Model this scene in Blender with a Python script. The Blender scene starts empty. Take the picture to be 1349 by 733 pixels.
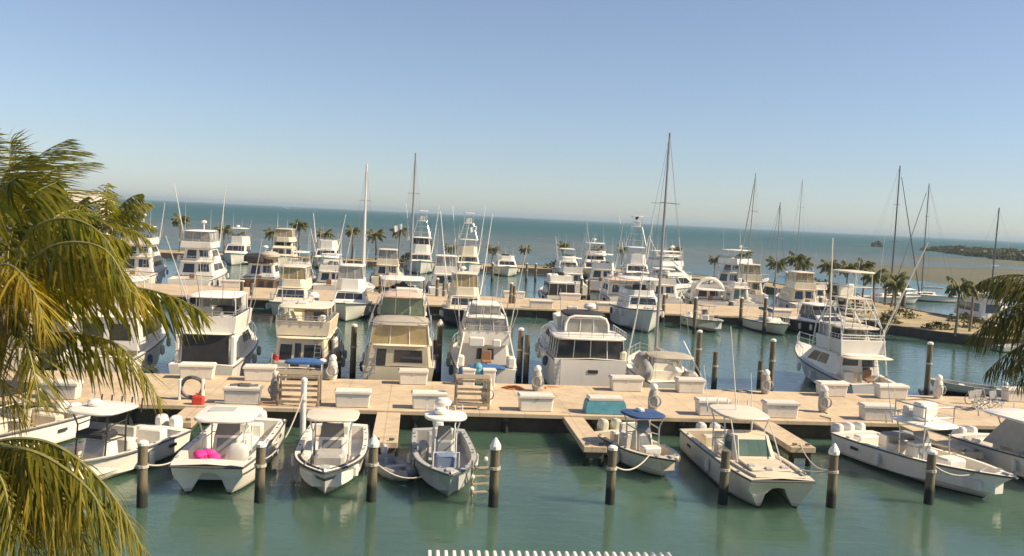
import bpy, math, random
from mathutils import Vector, Matrix
PI = math.pi; R = math.radians
sc = bpy.context.scene
col = sc.collection
# ---------------------------------------------------------------- camera, sky, sun, exposure
FPX, YAW, ROLL, CAM_H = 1200.0, R(6.0), R(2.75), 10.5      # focal length in px of a 1349 px wide frame
PITCH = math.atan(81.4 / FPX)
cam_d = Vector((math.sin(YAW) * math.cos(PITCH), math.cos(YAW) * math.cos(PITCH), -math.sin(PITCH)))
_r0 = Vector((math.cos(YAW), -math.sin(YAW), 0)); _u0 = _r0.cross(cam_d)
cam_r = math.cos(ROLL) * _r0 + math.sin(ROLL) * _u0
cam_u = -math.sin(ROLL) * _r0 + math.cos(ROLL) * _u0
cd = bpy.data.cameras.new('camera'); cam = bpy.data.objects.new('camera', cd); col.objects.link(cam)
cam.matrix_world = Matrix(((cam_r.x, cam_u.x, -cam_d.x, 0), (cam_r.y, cam_u.y, -cam_d.y, 0), (cam_r.z, cam_u.z, -cam_d.z, CAM_H), (0, 0, 0, 1)))
cd.sensor_fit = 'HORIZONTAL'; cd.sensor_width = 36; cd.lens = 36 * FPX / 1349
cd.clip_start = 0.5; cd.clip_end = 60000
sc.camera = cam

SUN_EL, SUN_AZ = R(40), R(-14)          # azimuth from +X towards +Y (away from the camera)
w = bpy.data.worlds.new('World'); sc.world = w; w.use_nodes = True
wn = w.node_tree.nodes; wl = w.node_tree.links
bg = wn['Background']; sky = wn.new('ShaderNodeTexSky'); sky.sky_type = 'NISHITA'
sky.sun_disc = False; sky.sun_elevation = SUN_EL
sky.sun_rotation = PI / 2 - SUN_AZ      # clockwise from +Y
sky.altitude = 0; sky.air_density = 1.0; sky.dust_density = 0.3; sky.ozone_density = 2.6
shs = wn.new('ShaderNodeHueSaturation'); shs.inputs['Saturation'].default_value = .74; stn = wn.new('ShaderNodeMix'); stn.data_type = 'RGBA'; stn.blend_type = 'MULTIPLY'; stn.inputs[0].default_value = 1; stn.inputs[7].default_value = (.915, .985, 1.115, 1)
wl.new(sky.outputs[0], shs.inputs['Color']); wl.new(shs.outputs[0], stn.inputs[6]); wl.new(stn.outputs[2], bg.inputs[0]); bg.inputs[1].default_value = 0.066
sl = bpy.data.lights.new('sun', 'SUN'); so = bpy.data.objects.new('sun', sl); col.objects.link(so)
sl.energy = 4.6; sl.angle = R(0.55); sl.color = (1.0, 0.83, 0.58)
so.rotation_euler = Vector((math.cos(SUN_AZ) * math.cos(SUN_EL), math.sin(SUN_AZ) * math.cos(SUN_EL), math.sin(SUN_EL))).to_track_quat('Z', 'Y').to_euler()
so.location = (40, 20, 60)
vs = sc.view_settings; vs.view_transform = 'Standard'; vs.look = 'None'; vs.exposure = 0.76; vs.gamma = 1; vs.use_curve_mapping = False
sc.cycles.max_bounces = 6; sc.cycles.diffuse_bounces = 3; sc.cycles.glossy_bounces = 3; sc.cycles.transparent_max_bounces = 12
sc.cycles.volume_bounces = 0; sc.cycles.use_denoising = True

def gp(px, py, z=0.0):                   # where the photograph's pixel ray meets the level z
    v = cam_d * FPX + cam_r * (px - 674.5) - cam_u * (py - 366.5)
    t = (z - CAM_H) / v.z
    return Vector((v.x * t, v.y * t, z))

# ---------------------------------------------------------------- mesh helper
class MB:
    def __init__(s): s.v = []; s.f = []
    def add(s, vs, fs):
        o = len(s.v); s.v += [tuple(v) for v in vs]; s.f += [tuple(i + o for i in f) for f in fs]; return s
    def box(s, c, size, ch=0.0, rot=None, taper=1.0):
        x, y, z = size[0] / 2, size[1] / 2, size[2] / 2
        ch = min(ch, x * .9, y * .9, z * .9)
        def ring(zz, k, inset):
            a, b = x * k - inset, y * k - inset; q = ch
            if ch <= 0: return [(-a, -b, zz), (a, -b, zz), (a, b, zz), (-a, b, zz)]
            return [(-a + q, -b, zz), (a - q, -b, zz), (a, -b + q, zz), (a, b - q, zz), (a - q, b, zz), (-a + q, b, zz), (-a, b - q, zz), (-a, -b + q, zz)]
        rings = [ring(-z, taper if taper < 1 else 1, 0)]
        if ch > 0: rings += [ring(z - ch, 1 if taper <= 1 else 1 / taper, 0), ring(z, 1 if taper <= 1 else 1 / taper, ch * .8)]
        else: rings += [ring(z, 1 if taper <= 1 else 1 / taper, 0)]
        return s.rings(rings, c, rot)
    def rings(s, rings, c=(0, 0, 0), rot=None, cap=True):
        n = len(rings[0]); vs = [p for r in rings for p in r]
        if rot is not None: vs = [tuple(rot @ Vector(p)) for p in vs]
        vs = [(p[0] + c[0], p[1] + c[1], p[2] + c[2]) for p in vs]; fs = []
        for k in range(len(rings) - 1):
            for i in range(n):
                j = (i + 1) % n; fs.append((k * n + i, k * n + j, (k + 1) * n + j, (k + 1) * n + i))
        if cap: fs += [tuple(range(n - 1, -1, -1)), tuple(range((len(rings) - 1) * n, len(rings) * n))]
        return s.add(vs, fs)
    def tube(s, pts, r, n=6, r1=None):
        pts = [Vector(p) for p in pts]; m = len(pts); rings = []
        up = None
        for i, p in enumerate(pts):
            t = (pts[min(i + 1, m - 1)] - pts[max(i - 1, 0)]).normalized()
            if up is None or abs(up.dot(t)) > .97:
                up = Vector((0, 0, 1)) if abs(t.z) < .9 else Vector((1, 0, 0))
            a = t.cross(up).normalized(); b = a.cross(t); up = b
            rr = r if r1 is None else r + (r1 - r) * i / max(1, m - 1)
            rings.append([tuple(p + a * math.cos(2 * PI * k / n) * rr + b * math.sin(2 * PI * k / n) * rr) for k in range(n)])
        return s.rings(rings)
    def lathe(s, prof, c=(0, 0, 0), n=14, sy=1.0):
        return s.rings([[(r * math.cos(2 * PI * k / n), r * sy * math.sin(2 * PI * k / n), z) for k in range(n)] for r, z in prof], c)
    def ball(s, c, rx, ry, rz, n=12, m=7):
        return s.rings([[(rx * math.sin(PI * (i + .02) / (m + .04)) * math.cos(2 * PI * k / n), ry * math.sin(PI * (i + .02) / (m + .04)) * math.sin(2 * PI * k / n), -rz * math.cos(PI * (i + .02) / (m + .04))) for k in range(n)] for i in range(m + 1)], c)
    def slab(s, y0, y1, wa, wb, z, th, crown=.06, pw=3.5, n=28):
        # rounded top: superellipse outline, aft half-width wa/2, fore half-width wb/2, slightly crowned
        cy, hy = (y0 + y1) / 2, (y1 - y0) / 2
        def out(k, zz):
            r = []
            for i in range(n):
                a = 2 * PI * i / n; ca, sa = math.cos(a), math.sin(a)
                d = (abs(ca) ** pw + abs(sa) ** pw) ** (-1 / pw)
                t = (d * sa + 1) / 2; hw = (wa + (wb - wa) * t) / 2
                r.append((d * ca * hw * k, cy + d * sa * hy * k, zz))
            return r
        return s.rings([out(.97, z), out(1, z + th * .5), out(.97, z + th), out(.6, z + th + crown * .7), out(.1, z + th + crown)])
    def frust(s, y0, y1, w, z0, h, rf=0, rr=0, tm=0, ch=.06):
        def ring(a, b, ww, z):
            x = ww / 2; q = min(ch, x * .5)
            return [(-x + q, a, z), (x - q, a, z), (x, a + q, z), (x, b - q, z), (x - q, b, z), (-x + q, b, z), (-x, b - q, z), (-x, a + q, z)]
        return s.rings([ring(y0, y1, w, z0), ring(y0 + rr, y1 - rf, w - 2 * tm, z0 + h)])
    def panel(s, q, u0, u1, v0, v1, off=.012, th=.02):
        a, b, c, d = [Vector(p) for p in q]
        nrm = (b - a).cross(d - a).normalized()
        P = lambda u, v: (a * (1 - u) + b * u) * (1 - v) + (d * (1 - u) + c * u) * v
        base = [P(u0, v0), P(u1, v0), P(u1, v1), P(u0, v1)]
        lo = [p - nrm * th for p in base]; hi = [p + nrm * off for p in base]
        return s.add(lo + hi, [(3, 2, 1, 0), (4, 5, 6, 7), (0, 1, 5, 4), (1, 2, 6, 5), (2, 3, 7, 6), (3, 0, 4, 7)])
    def build(s, name, m, parent=None, smooth=False):
        me = bpy.data.meshes.new(name); me.from_pydata(s.v, [], s.f); me.update()
        if smooth:
            me.polygons.foreach_set('use_smooth', [True] * len(me.polygons))
            try: me.set_sharp_from_angle(angle=R(38))
            except Exception: pass
        o = bpy.data.objects.new(name, me); col.objects.link(o); me.materials.append(m)
        if parent is not None: o.parent = parent
        return o

def tag(o, label=None, cat=None, group=None, kind=None):
    if label: o['label'] = label
    if cat: o['category'] = cat
    if group: o['group'] = group
    if kind: o['kind'] = kind
    return o
def thing(name, label, cat, loc=(0, 0, 0), rz=0, group=None):
    o = bpy.data.objects.new(name, None); col.objects.link(o); o.empty_display_size = .3
    o.location = loc; o.rotation_euler = (0, 0, rz); return tag(o, label, cat, group)
def kids(o): return [c for c in bpy.data.objects if c.parent == o]
def dup(o, loc, rz=None, label=None, parent=None, scale=None):
    c = o.copy(); col.objects.link(c)
    if parent is not None: c.parent = parent
    else:
        c.location = loc
        if rz is not None: c.rotation_euler = (0, 0, rz)
        if scale is not None: c.scale = (scale,) * 3
        if label: c['label'] = label
    for k in list(o.children): dup(k, None, parent=c)
    return c

# ---------------------------------------------------------------- materials
def nodes(m): m.use_nodes = True; return m.node_tree.nodes, m.node_tree.links
def pm(name, c, rough=.5, var=.12, scale=3.0, metal=0.0, bump=0.0, stretch=(1, 1, 1), spec=.5, dirt=None, dirt_amt=.25, bscale=25):
    m = bpy.data.materials.new(name); n, l = nodes(m); p = n['Principled BSDF']
    tc = n.new('ShaderNodeTexCoord'); mp = n.new('ShaderNodeMapping'); mp.inputs['Scale'].default_value = stretch
    l.new(tc.outputs['Object'], mp.inputs[0])
    nz = n.new('ShaderNodeTexNoise'); nz.inputs['Scale'].default_value = scale; nz.inputs['Detail'].default_value = 6; nz.inputs['Roughness'].default_value = .65
    l.new(mp.outputs[0], nz.inputs[0])
    mx = n.new('ShaderNodeMix'); mx.data_type = 'RGBA'
    mx.inputs[6].default_value = tuple(max(0, v * (1 - var)) for v in c) + (1,); mx.inputs[7].default_value = tuple(min(1, v * (1 + var)) for v in c) + (1,)
    rp = n.new('ShaderNodeMapRange'); rp.inputs[1].default_value = .3; rp.inputs[2].default_value = .7
    l.new(nz.outputs[0], rp.inputs[0]); l.new(rp.outputs[0], mx.inputs[0])
    out = mx.outputs[2]
    if dirt:
        n2 = n.new('ShaderNodeTexNoise'); n2.inputs['Scale'].default_value = scale * .45; n2.inputs['Detail'].default_value = 8; n2.inputs['Roughness'].default_value = .75
        l.new(mp.outputs[0], n2.inputs[0]); r2 = n.new('ShaderNodeMapRange'); r2.inputs[1].default_value = .48; r2.inputs[2].default_value = .72; r2.inputs[4].default_value = dirt_amt
        l.new(n2.outputs[0], r2.inputs[0]); m2 = n.new('ShaderNodeMix'); m2.data_type = 'RGBA'; m2.inputs[7].default_value = dirt + (1,)
        l.new(r2.outputs[0], m2.inputs[0]); l.new(out, m2.inputs[6]); out = m2.outputs[2]
    oi = n.new('ShaderNodeObjectInfo'); ov = n.new('ShaderNodeMapRange'); ov.inputs[3].default_value = .9; ov.inputs[4].default_value = 1.06; l.new(oi.outputs['Random'], ov.inputs[0])
    om = n.new('ShaderNodeHueSaturation'); l.new(ov.outputs[0], om.inputs['Value']); l.new(out, om.inputs['Color']); out = om.outputs[0]
    l.new(out, p.inputs['Base Color']); p.inputs['Roughness'].default_value = rough; p.inputs['Metallic'].default_value = metal
    p.inputs['Specular IOR Level'].default_value = spec
    if bump:
        b = n.new('ShaderNodeBump'); b.inputs['Strength'].default_value = bump; b.inputs['Distance'].default_value = .02
        n3 = n.new('ShaderNodeTexNoise'); n3.inputs['Scale'].default_value = bscale; n3.inputs['Detail'].default_value = 4
        l.new(mp.outputs[0], n3.inputs[0]); l.new(n3.outputs[0], b.inputs['Height']); l.new(b.outputs[0], p.inputs['Normal'])
    return m
def hullm(name, c, stripe=None, foul=(.03, .035, .05), zs=None):
    # gelcoat with antifouling paint below the waterline, a scum line above it and an optional painted band
    m = pm(name, c, .28, .05, .8, dirt=(c[0] * .62, c[1] * .56, c[2] * .45), dirt_amt=.35, stretch=(1, 1, .35))
    n, l = nodes(m); p = n['Principled BSDF']; src = p.inputs['Base Color'].links[0].from_socket
    tc = n.new('ShaderNodeTexCoord'); sx = n.new('ShaderNodeSeparateXYZ'); l.new(tc.outputs['Object'], sx.inputs[0])
    def band(lo, hi, colr, src, amt=1.0):
        a = n.new('ShaderNodeMath'); a.operation = 'GREATER_THAN'; a.inputs[1].default_value = lo; l.new(sx.outputs[2], a.inputs[0])
        b = n.new('ShaderNodeMath'); b.operation = 'LESS_THAN'; b.inputs[1].default_value = hi; l.new(sx.outputs[2], b.inputs[0])
        k = n.new('ShaderNodeMath'); k.operation = 'MULTIPLY'; l.new(a.outputs[0], k.inputs[0]); l.new(b.outputs[0], k.inputs[1])
        k2 = n.new('ShaderNodeMath'); k2.operation = 'MULTIPLY'; k2.inputs[1].default_value = amt; l.new(k.outputs[0], k2.inputs[0])
        x = n.new('ShaderNodeMix'); x.data_type = 'RGBA'; x.inputs[7].default_value = colr + (1,); l.new(k2.outputs[0], x.inputs[0]); l.new(src, x.inputs[6]); return x.outputs[2]
    src = band(.09, .2, (c[0] * .55, c[1] * .5, c[2] * .36), src, .6)
    src = band(-3, .09, foul, src)
    if stripe: src = band(zs[0], zs[1], stripe, src)
    l.new(src, p.inputs['Base Color']); return m
def glassm(name, c, rough=.08, spec=.7):
    m = pm(name, c, rough, .35, .9, spec=spec); return m
def vinylm(name, c, alpha):
    m = pm(name, c, .2, .2, 1.5); m.node_tree.nodes['Principled BSDF'].inputs['Alpha'].default_value = alpha; return m
M = dict(
    white=hullm('white_gelcoat', (.82, .78, .70)), cream=hullm('cream_gelcoat', (.78, .70, .55)), beige=hullm('beige_gelcoat', (.60, .53, .39)),
    grayhull=hullm('pale_green_gelcoat', (.42, .47, .43), foul=(.02, .025, .03)), navy=hullm('navy_gelcoat', (.018, .025, .06), foul=(.1, .02, .015)),
    black=hullm('black_gelcoat', (.02, .022, .03), foul=(.15, .03, .02)), brown=hullm('brown_wood_hull', (.16, .085, .04)),
    stripe=hullm('white_gelcoat_dark_bands', (.72, .68, .62), (.03, .035, .06), zs=(.72, .86)), bluewhite=hullm('white_gelcoat_blue_bottom', (.66, .66, .66), foul=(.02, .05, .12)),
    deck=pm('white_deck', (.80, .75, .66), .45, .06, 1.5, dirt=(.48, .42, .33), dirt_amt=.4), deckc=pm('cream_deck', (.68, .60, .46), .5, .07, 1.5, dirt=(.4, .33, .22), dirt_amt=.4),
    deckg=pm('grey_deck', (.42, .42, .40), .6, .1, 2), top=pm('white_hardtop', (.85, .80, .71), .35, .05, 1.2, dirt=(.52, .45, .36), dirt_amt=.4),
    topc=pm('cream_hardtop', (.74, .66, .52), .4, .05, 1.2, dirt=(.5, .4, .28), dirt_amt=.4), pink=pm('faded_pink_canvas', (.62, .46, .37), .8, .1, 2, bump=.2),
    cabin=pm('white_cabin_paint', (.80, .76, .68), .35, .05, 1.0, dirt=(.45, .4, .32), dirt_amt=.35, stretch=(1, 1, .3)), cabinc=pm('cream_cabin_paint', (.72, .63, .47), .4, .06, 1.0, dirt=(.4, .33, .22), dirt_amt=.35, stretch=(1, 1, .3)),
    glass=glassm('dark_glass', (.03, .034, .04)), glassg=glassm('greenish_glass', (.10, .16, .13)), screen=pm('tinted_windscreen', (.22, .22, .21), .12, .15, 2, spec=.8),
    vinyl=vinylm('clear_vinyl_curtain', (.45, .44, .40), .55), gvinyl=vinylm('green_vinyl_curtain', (.26, .34, .24), .75), yvinyl=vinylm('yellowed_vinyl_curtain', (.46, .36, .19), .85),
    blackmesh=pm('black_mesh_curtain', (.022, .022, .025), .6, .3, 2), canvas=pm('grey_canvas', (.30, .29, .28), .85, .12, 2, bump=.3), beigecanvas=pm('beige_canvas', (.42, .37, .30), .85, .12, 2, bump=.3),
    blue=pm('blue_canvas', (.045, .13, .34), .8, .2, 2.5, bump=.3), navycanvas=pm('navy_canvas', (.03, .075, .2), .8, .2, 2.5, bump=.3), teal=pm('teal_tarp', (.10, .33, .42), .65, .2, 2.5, bump=.4), blackcanvas=pm('black_canvas', (.03, .03, .033), .85, .2, 2, bump=.3),
    alu=pm('polished_aluminium', (.62, .62, .6), .28, .08, 6, metal=.85), steel=pm('white_pipe', (.66, .65, .62), .4, .08, 4), darkpipe=pm('black_pipe', (.03, .03, .03), .4, .1, 4), mast=pm('mast_aluminium', (.30, .30, .30), .5, .1, 2, metal=.2), darkmast=pm('dark_mast', (.13, .13, .14), .45, .1, 2, metal=.3),
    rub=pm('grey_rubber', (.10, .10, .10), .6, .1, 4), seat=pm('grey_upholstery', (.36, .35, .33), .7, .1, 3), seatw=pm('white_upholstery', (.68, .65, .58), .6, .08, 3), blueseat=pm('slate_blue_upholstery', (.16, .22, .33), .7, .15, 3), dark=pm('dark_recess', (.035, .035, .038), .6, .2, 3),
    cowl=pm('white_engine_cowl', (.72, .70, .66), .25, .05, 2), cowlg=pm('grey_engine_cowl', (.16, .17, .18), .3, .1, 2), cowly=pm('pale_yellow_engine_cowl', (.68, .64, .50), .3, .05, 2),
    pinkf=pm('magenta_fabric', (.75, .03, .26), .7, .2, 5), red=pm('red_plastic', (.55, .05, .035), .4, .12, 5), orange=pm('orange_plastic', (.6, .2, .05), .5, .15, 5), rope=pm('pale_rope', (.48, .44, .36), .9, .2, 12), teak=pm('teak', (.27, .15, .075), .6, .25, 3, stretch=(6, 1, 1)),
    box=pm('white_fibreglass_box', (.74, .69, .60), .5, .06, 1.5, dirt=(.36, .31, .25), dirt_amt=.45, stretch=(1, 1, .4)), wrap=pm('grey_shrink_wrap', (.40, .37, .33), .55, .2, 6, bump=.5, bscale=9),
    wood=pm('weathered_wood', (.33, .26, .18), .85, .25, 3, stretch=(3, 3, .6), bump=.4), flag=pm('white_flag', (.7, .68, .64), .8, .06, 3), flagdark=pm('dark_flag', (.06, .06, .07), .8, .06, 3),
)
# piling timber: weathered above, wet and weed-covered near the water
def pilem():
    m = pm('creosoted_timber', (.17, .135, .085), .85, .35, 5, stretch=(3, 3, .35), bump=.6, dirt=(.05, .06, .03), dirt_amt=.7); n, l = nodes(m); p = n['Principled BSDF']
    src = p.inputs['Base Color'].links[0].from_socket; g = n.new('ShaderNodeNewGeometry'); sx = n.new('ShaderNodeSeparateXYZ'); l.new(g.outputs['Position'], sx.inputs[0])
    nz = n.new('ShaderNodeTexNoise'); nz.inputs['Scale'].default_value = 6; a = n.new('ShaderNodeMath'); a.operation = 'MULTIPLY_ADD'; a.inputs[1].default_value = .5; l.new(nz.outputs[0], a.inputs[0]); l.new(sx.outputs[2], a.inputs[2])
    r = n.new('ShaderNodeMapRange'); r.inputs[1].default_value = .78; r.inputs[2].default_value = 1.05; l.new(a.outputs[0], r.inputs[0])
    x = n.new('ShaderNodeMix'); x.data_type = 'RGBA'; x.inputs[6].default_value = (.022, .026, .02, 1); l.new(r.outputs[0], x.inputs[0]); l.new(src, x.inputs[7]); l.new(x.outputs[2], p.inputs['Base Color']); return m
M['pile'] = pilem()
def leafm(name, c1, c2, trans=.45):
    m = bpy.data.materials.new(name); n, l = nodes(m); n.remove(n['Principled BSDF']); o = n['Material Output']
    g = n.new('ShaderNodeNewGeometry'); rp = n.new('ShaderNodeValToRGB'); rp.color_ramp.elements[0].color = c1 + (1,); rp.color_ramp.elements[1].color = c2 + (1,)
    e = rp.color_ramp.elements.new(.93); e.color = (c2[0] * 1.4, c2[1] * 1.12, c2[2] * .9, 1); rp.color_ramp.elements[1].position = .78
    l.new(g.outputs['Random Per Island'], rp.inputs[0])
    d = n.new('ShaderNodeBsdfPrincipled'); d.inputs['Roughness'].default_value = .55; d.inputs['Specular IOR Level'].default_value = .22; t = n.new('ShaderNodeBsdfTranslucent'); x = n.new('ShaderNodeMixShader'); x.inputs[0].default_value = trans
    l.new(rp.outputs[0], d.inputs['Base Color']); hs = n.new('ShaderNodeHueSaturation'); hs.inputs['Value'].default_value = 1.6; hs.inputs['Saturation'].default_value = 1.1; l.new(rp.outputs[0], hs.inputs['Color']); l.new(hs.outputs[0], t.inputs[0])
    l.new(d.outputs[0], x.inputs[1]); l.new(t.outputs[0], x.inputs[2]); l.new(x.outputs[0], o.inputs[0]); return m
M['leaf'] = leafm('palm_leaf', (.055, .085, .014), (.19, .20, .03), .5); M['leaffar'] = leafm('hazed_palm_leaf', (.06, .085, .04), (.12, .14, .06), .45)  # far leaves are greyed, distance haze is put into their colour
M['leafsun'] = leafm('sunlit_palm_leaf', (.15, .155, .022), (.28, .245, .04)); M['leafdark'] = leafm('shaded_palm_leaf', (.03, .05, .016), (.075, .085, .025), .3); M['bush'] = leafm('bush_leaf', (.03, .045, .016), (.08, .085, .03), .25)  # golden leaves carry sunlight in their colour, dark ones backlit shade
M['trunk'] = pm('palm_trunk', (.21, .17, .12), .9, .25, 3, stretch=(1, 1, 5), bump=.5); M['rachis'] = pm('palm_rachis', (.24, .22, .07), .6, .2, 4)
# ---------------------------------------------------------------- sea air: one even pale volume round the camera and the scene
b = MB(); b.add([(x, y, z) for z in (-3.0, 27.0) for x, y in ((-9100, -450), (9100, -450), (9100, 9100), (-9100, 9100))], [(0, 3, 2, 1), (4, 5, 6, 7), (0, 1, 5, 4), (1, 2, 6, 5), (2, 3, 7, 6), (3, 0, 4, 7)])
hm_ = bpy.data.materials.new('sea_air'); n, l = nodes(hm_); n.remove(n['Principled BSDF']); pv = n.new('ShaderNodeVolumePrincipled')
pv.inputs['Color'].default_value = (.52, .68, .80, 1); pv.inputs['Density'].default_value = .0002; pv.inputs['Anisotropy'].default_value = .1
l.new(pv.outputs[0], n['Material Output'].inputs['Volume'])
hz = tag(b.build('haze', hm_), kind='stuff')
# ---------------------------------------------------------------- setting: water, quays, spit, sand, island
def watermat():
    m = bpy.data.materials.new('sea_water'); n, l = nodes(m); p = n['Principled BSDF']
    g = n.new('ShaderNodeNewGeometry'); sx = n.new('ShaderNodeSeparateXYZ'); l.new(g.outputs['Position'], sx.inputs[0])
    mp = n.new('ShaderNodeMapping'); mp.inputs['Scale'].default_value = (.0035, .012, 1); l.new(g.outputs['Position'], mp.inputs[0])
    nz = n.new('ShaderNodeTexNoise'); nz.inputs['Scale'].default_value = 1.0; nz.inputs['Detail'].default_value = 6; l.new(mp.outputs[0], nz.inputs[0])
    # depth read from the distance offshore: harbour green, pale flats, teal deep water
    lg = n.new('ShaderNodeMath'); lg.operation = 'LOGARITHM'; lg.inputs[1].default_value = 10; mxm = n.new('ShaderNodeMath'); mxm.operation = 'MAXIMUM'; mxm.inputs[1].default_value = 10
    l.new(sx.outputs[1], mxm.inputs[0]); l.new(mxm.outputs[0], lg.inputs[0])
    ad = n.new('ShaderNodeMath'); ad.operation = 'MULTIPLY_ADD'; ad.inputs[1].default_value = .30; l.new(nz.outputs[0], ad.inputs[0]); l.new(lg.outputs[0], ad.inputs[2])
    mr = n.new('ShaderNodeMapRange'); mr.inputs[1].default_value = 1.5; mr.inputs[2].default_value = 4.0; l.new(ad.outputs[0], mr.inputs[0])
    rp = n.new('ShaderNodeValToRGB'); cr = rp.color_ramp
    stops = [(0.0, (.058, .108, .076)), (.12, (.060, .110, .080)), (.26, (.055, .115, .10)), (.36, (.05, .11, .11)), (.41, (.10, .135, .13)), (.47, (.115, .14, .148)), (.54, (.06, .11, .12)), (.64, (.022, .088, .096)), (.78, (.009, .075, .082)), (1.0, (.006, .055, .063))]
    cr.elements[0].position, cr.elements[0].color = stops[0][0], stops[0][1] + (1,); cr.elements[1].position, cr.elements[1].color = stops[-1][0], stops[-1][1] + (1,)
    for q, c in stops[1:-1]: e = cr.elements.new(q); e.color = c + (1,)
    l.new(mr.outputs[0], rp.inputs[0])
    n5 = n.new('ShaderNodeTexNoise'); n5.inputs['Scale'].default_value = .16; n5.inputs['Detail'].default_value = 5; mp5 = n.new('ShaderNodeMapping'); mp5.inputs['Scale'].default_value = (1, .6, 1); l.new(g.outputs['Position'], mp5.inputs[0]); l.new(mp5.outputs[0], n5.inputs[0])
    hs = n.new('ShaderNodeHueSaturation'); vr = n.new('ShaderNodeMapRange'); vr.inputs[1].default_value = .3; vr.inputs[2].default_value = .7; vr.inputs[3].default_value = .78; vr.inputs[4].default_value = 1.22
    l.new(n5.outputs[0], vr.inputs[0]); l.new(vr.outputs[0], hs.inputs['Value']); l.new(rp.outputs[0], hs.inputs['Color']); l.new(hs.outputs[0], p.inputs['Base Color'])
    # open water is rough, the harbour is nearly still
    far = n.new('ShaderNodeMapRange'); far.inputs[1].default_value = 105; far.inputs[2].default_value = 300; l.new(sx.outputs[1], far.inputs[0])
    ro = n.new('ShaderNodeMapRange'); ro.inputs[3].default_value = .07; ro.inputs[4].default_value = .55; l.new(far.outputs[0], ro.inputs[0]); l.new(ro.outputs[0], p.inputs['Roughness'])
    sp = n.new('ShaderNodeMapRange'); sp.inputs[3].default_value = .42; sp.inputs[4].default_value = .12; l.new(far.outputs[0], sp.inputs[0]); l.new(sp.outputs[0], p.inputs['Specular IOR Level'])
    p.subsurface_method = 'BURLEY'; p.inputs['Subsurface Weight'].default_value = 1.0; p.inputs['Subsurface Radius'].default_value = (1.0, 1.0, 1.0); p.inputs['Subsurface Scale'].default_value = 2.2
    n1 = n.new('ShaderNodeTexNoise'); n1.inputs['Scale'].default_value = 1.3; n1.inputs['Detail'].default_value = 6; n1.inputs['Roughness'].default_value = .55
    mp1 = n.new('ShaderNodeMapping'); mp1.inputs['Scale'].default_value = (.55, 1.3, 1); mp1.inputs['Rotation'].default_value = (0, 0, .25); l.new(g.outputs['Position'], mp1.inputs[0]); l.new(mp1.outputs[0], n1.inputs[0])
    b = n.new('ShaderNodeBump'); b.inputs['Strength'].default_value = .2; b.inputs['Distance'].default_value = .15; l.new(n1.outputs[0], b.inputs['Height']); l.new(b.outputs[0], p.inputs['Normal'])
    return m
M['water'] = watermat()
SEA_X, SEA_Y = 9000, 9000
wb = MB(); wb.add([(-SEA_X, -400, 0), (SEA_X, -400, 0), (SEA_X, SEA_Y, 0), (-SEA_X, SEA_Y, 0)], [(0, 1, 2, 3)])
tag(wb.build('sea', M['water']), kind='structure')

def concrete():
    m = pm('warm_concrete', (.56, .44, .30), .85, .10, 1.1, bump=.25, dirt=(.30, .22, .14), dirt_amt=.8, bscale=12); n, l = nodes(m); p = n['Principled BSDF']
    src = p.inputs['Base Color'].links[0].from_socket; g = n.new('ShaderNodeNewGeometry'); br = n.new('ShaderNodeTexBrick'); br.offset = 0; br.inputs['Scale'].default_value = 1; br.inputs['Brick Width'].default_value = 2.2; br.inputs['Row Height'].default_value = 3.9; br.inputs['Mortar Size'].default_value = .03
    br.inputs['Color1'].default_value = br.inputs['Color2'].default_value = (1, 1, 1, 1); br.inputs['Mortar'].default_value = (.80, .77, .74, 1); mp = n.new('ShaderNodeMapping'); mp.inputs['Location'].default_value = (1.1, 3.0, 0); l.new(g.outputs['Position'], mp.inputs[0]); l.new(mp.outputs[0], br.inputs[0])
    x = n.new('ShaderNodeMix'); x.data_type = 'RGBA'; x.blend_type = 'MULTIPLY'; x.inputs[0].default_value = 1; l.new(src, x.inputs[6]); l.new(br.outputs[0], x.inputs[7]); l.new(x.outputs[2], p.inputs['Base Color']); return m
M['concrete'] = concrete()
M['quaywall'] = pm('stained_quay_wall', (.10, .078, .055), .9, .3, 1.2, stretch=(1, 1, .4), bump=.5, dirt=(.07, .055, .04), dirt_amt=.7)
M['sand'] = pm('sandy_ground', (.38, .30, .175), .95, .2, .3, dirt=(.11, .115, .045), dirt_amt=.9, bump=.3); M['shoal'] = pm('wet_shoal_sand', (.105, .098, .055), .9, .2, .03, stretch=(1, 3, 1), dirt=(.07, .085, .055), dirt_amt=.8)
M['rock'] = pm('breakwater_rock', (.34, .29, .22), .9, .4, 1.2, bump=.8, dirt=(.12, .10, .07), dirt_amt=.6)

def quay(name, x0, x1, y0, y1, ztop, wallm, piles=4.4):
    b = MB(); b.box(((x0 + x1) / 2, (y0 + y1) / 2, ztop - .1), (x1 - x0, y1 - y0, .2), .03)
    q = tag(b.build(name, M['concrete']), kind='structure')
    k = MB(); k.box(((x0 + x1) / 2, (y0 + y1) / 2, -.2), (x1 - x0 - .7, y1 - y0 - .9, 1.99)); k.build('quay_wall', wallm, q)
    c = MB(); x = x0 + 2.2
    while x < x1:
        for yy in (y0 + .28, y1 - .28): c.lathe([(.17, -1.2), (.17, ztop - .205)], (x, yy, 0), 8)
        x += piles
    c.build('quay_piles', M['pile'], q); return q
quay('main_quay', -46, 62, 43.2, 51.0, 1.0, M['quaywall'])
quay('far_quay', -60, 48.5, 94.0, 106.0, 1.0, M['quaywall'])

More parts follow.
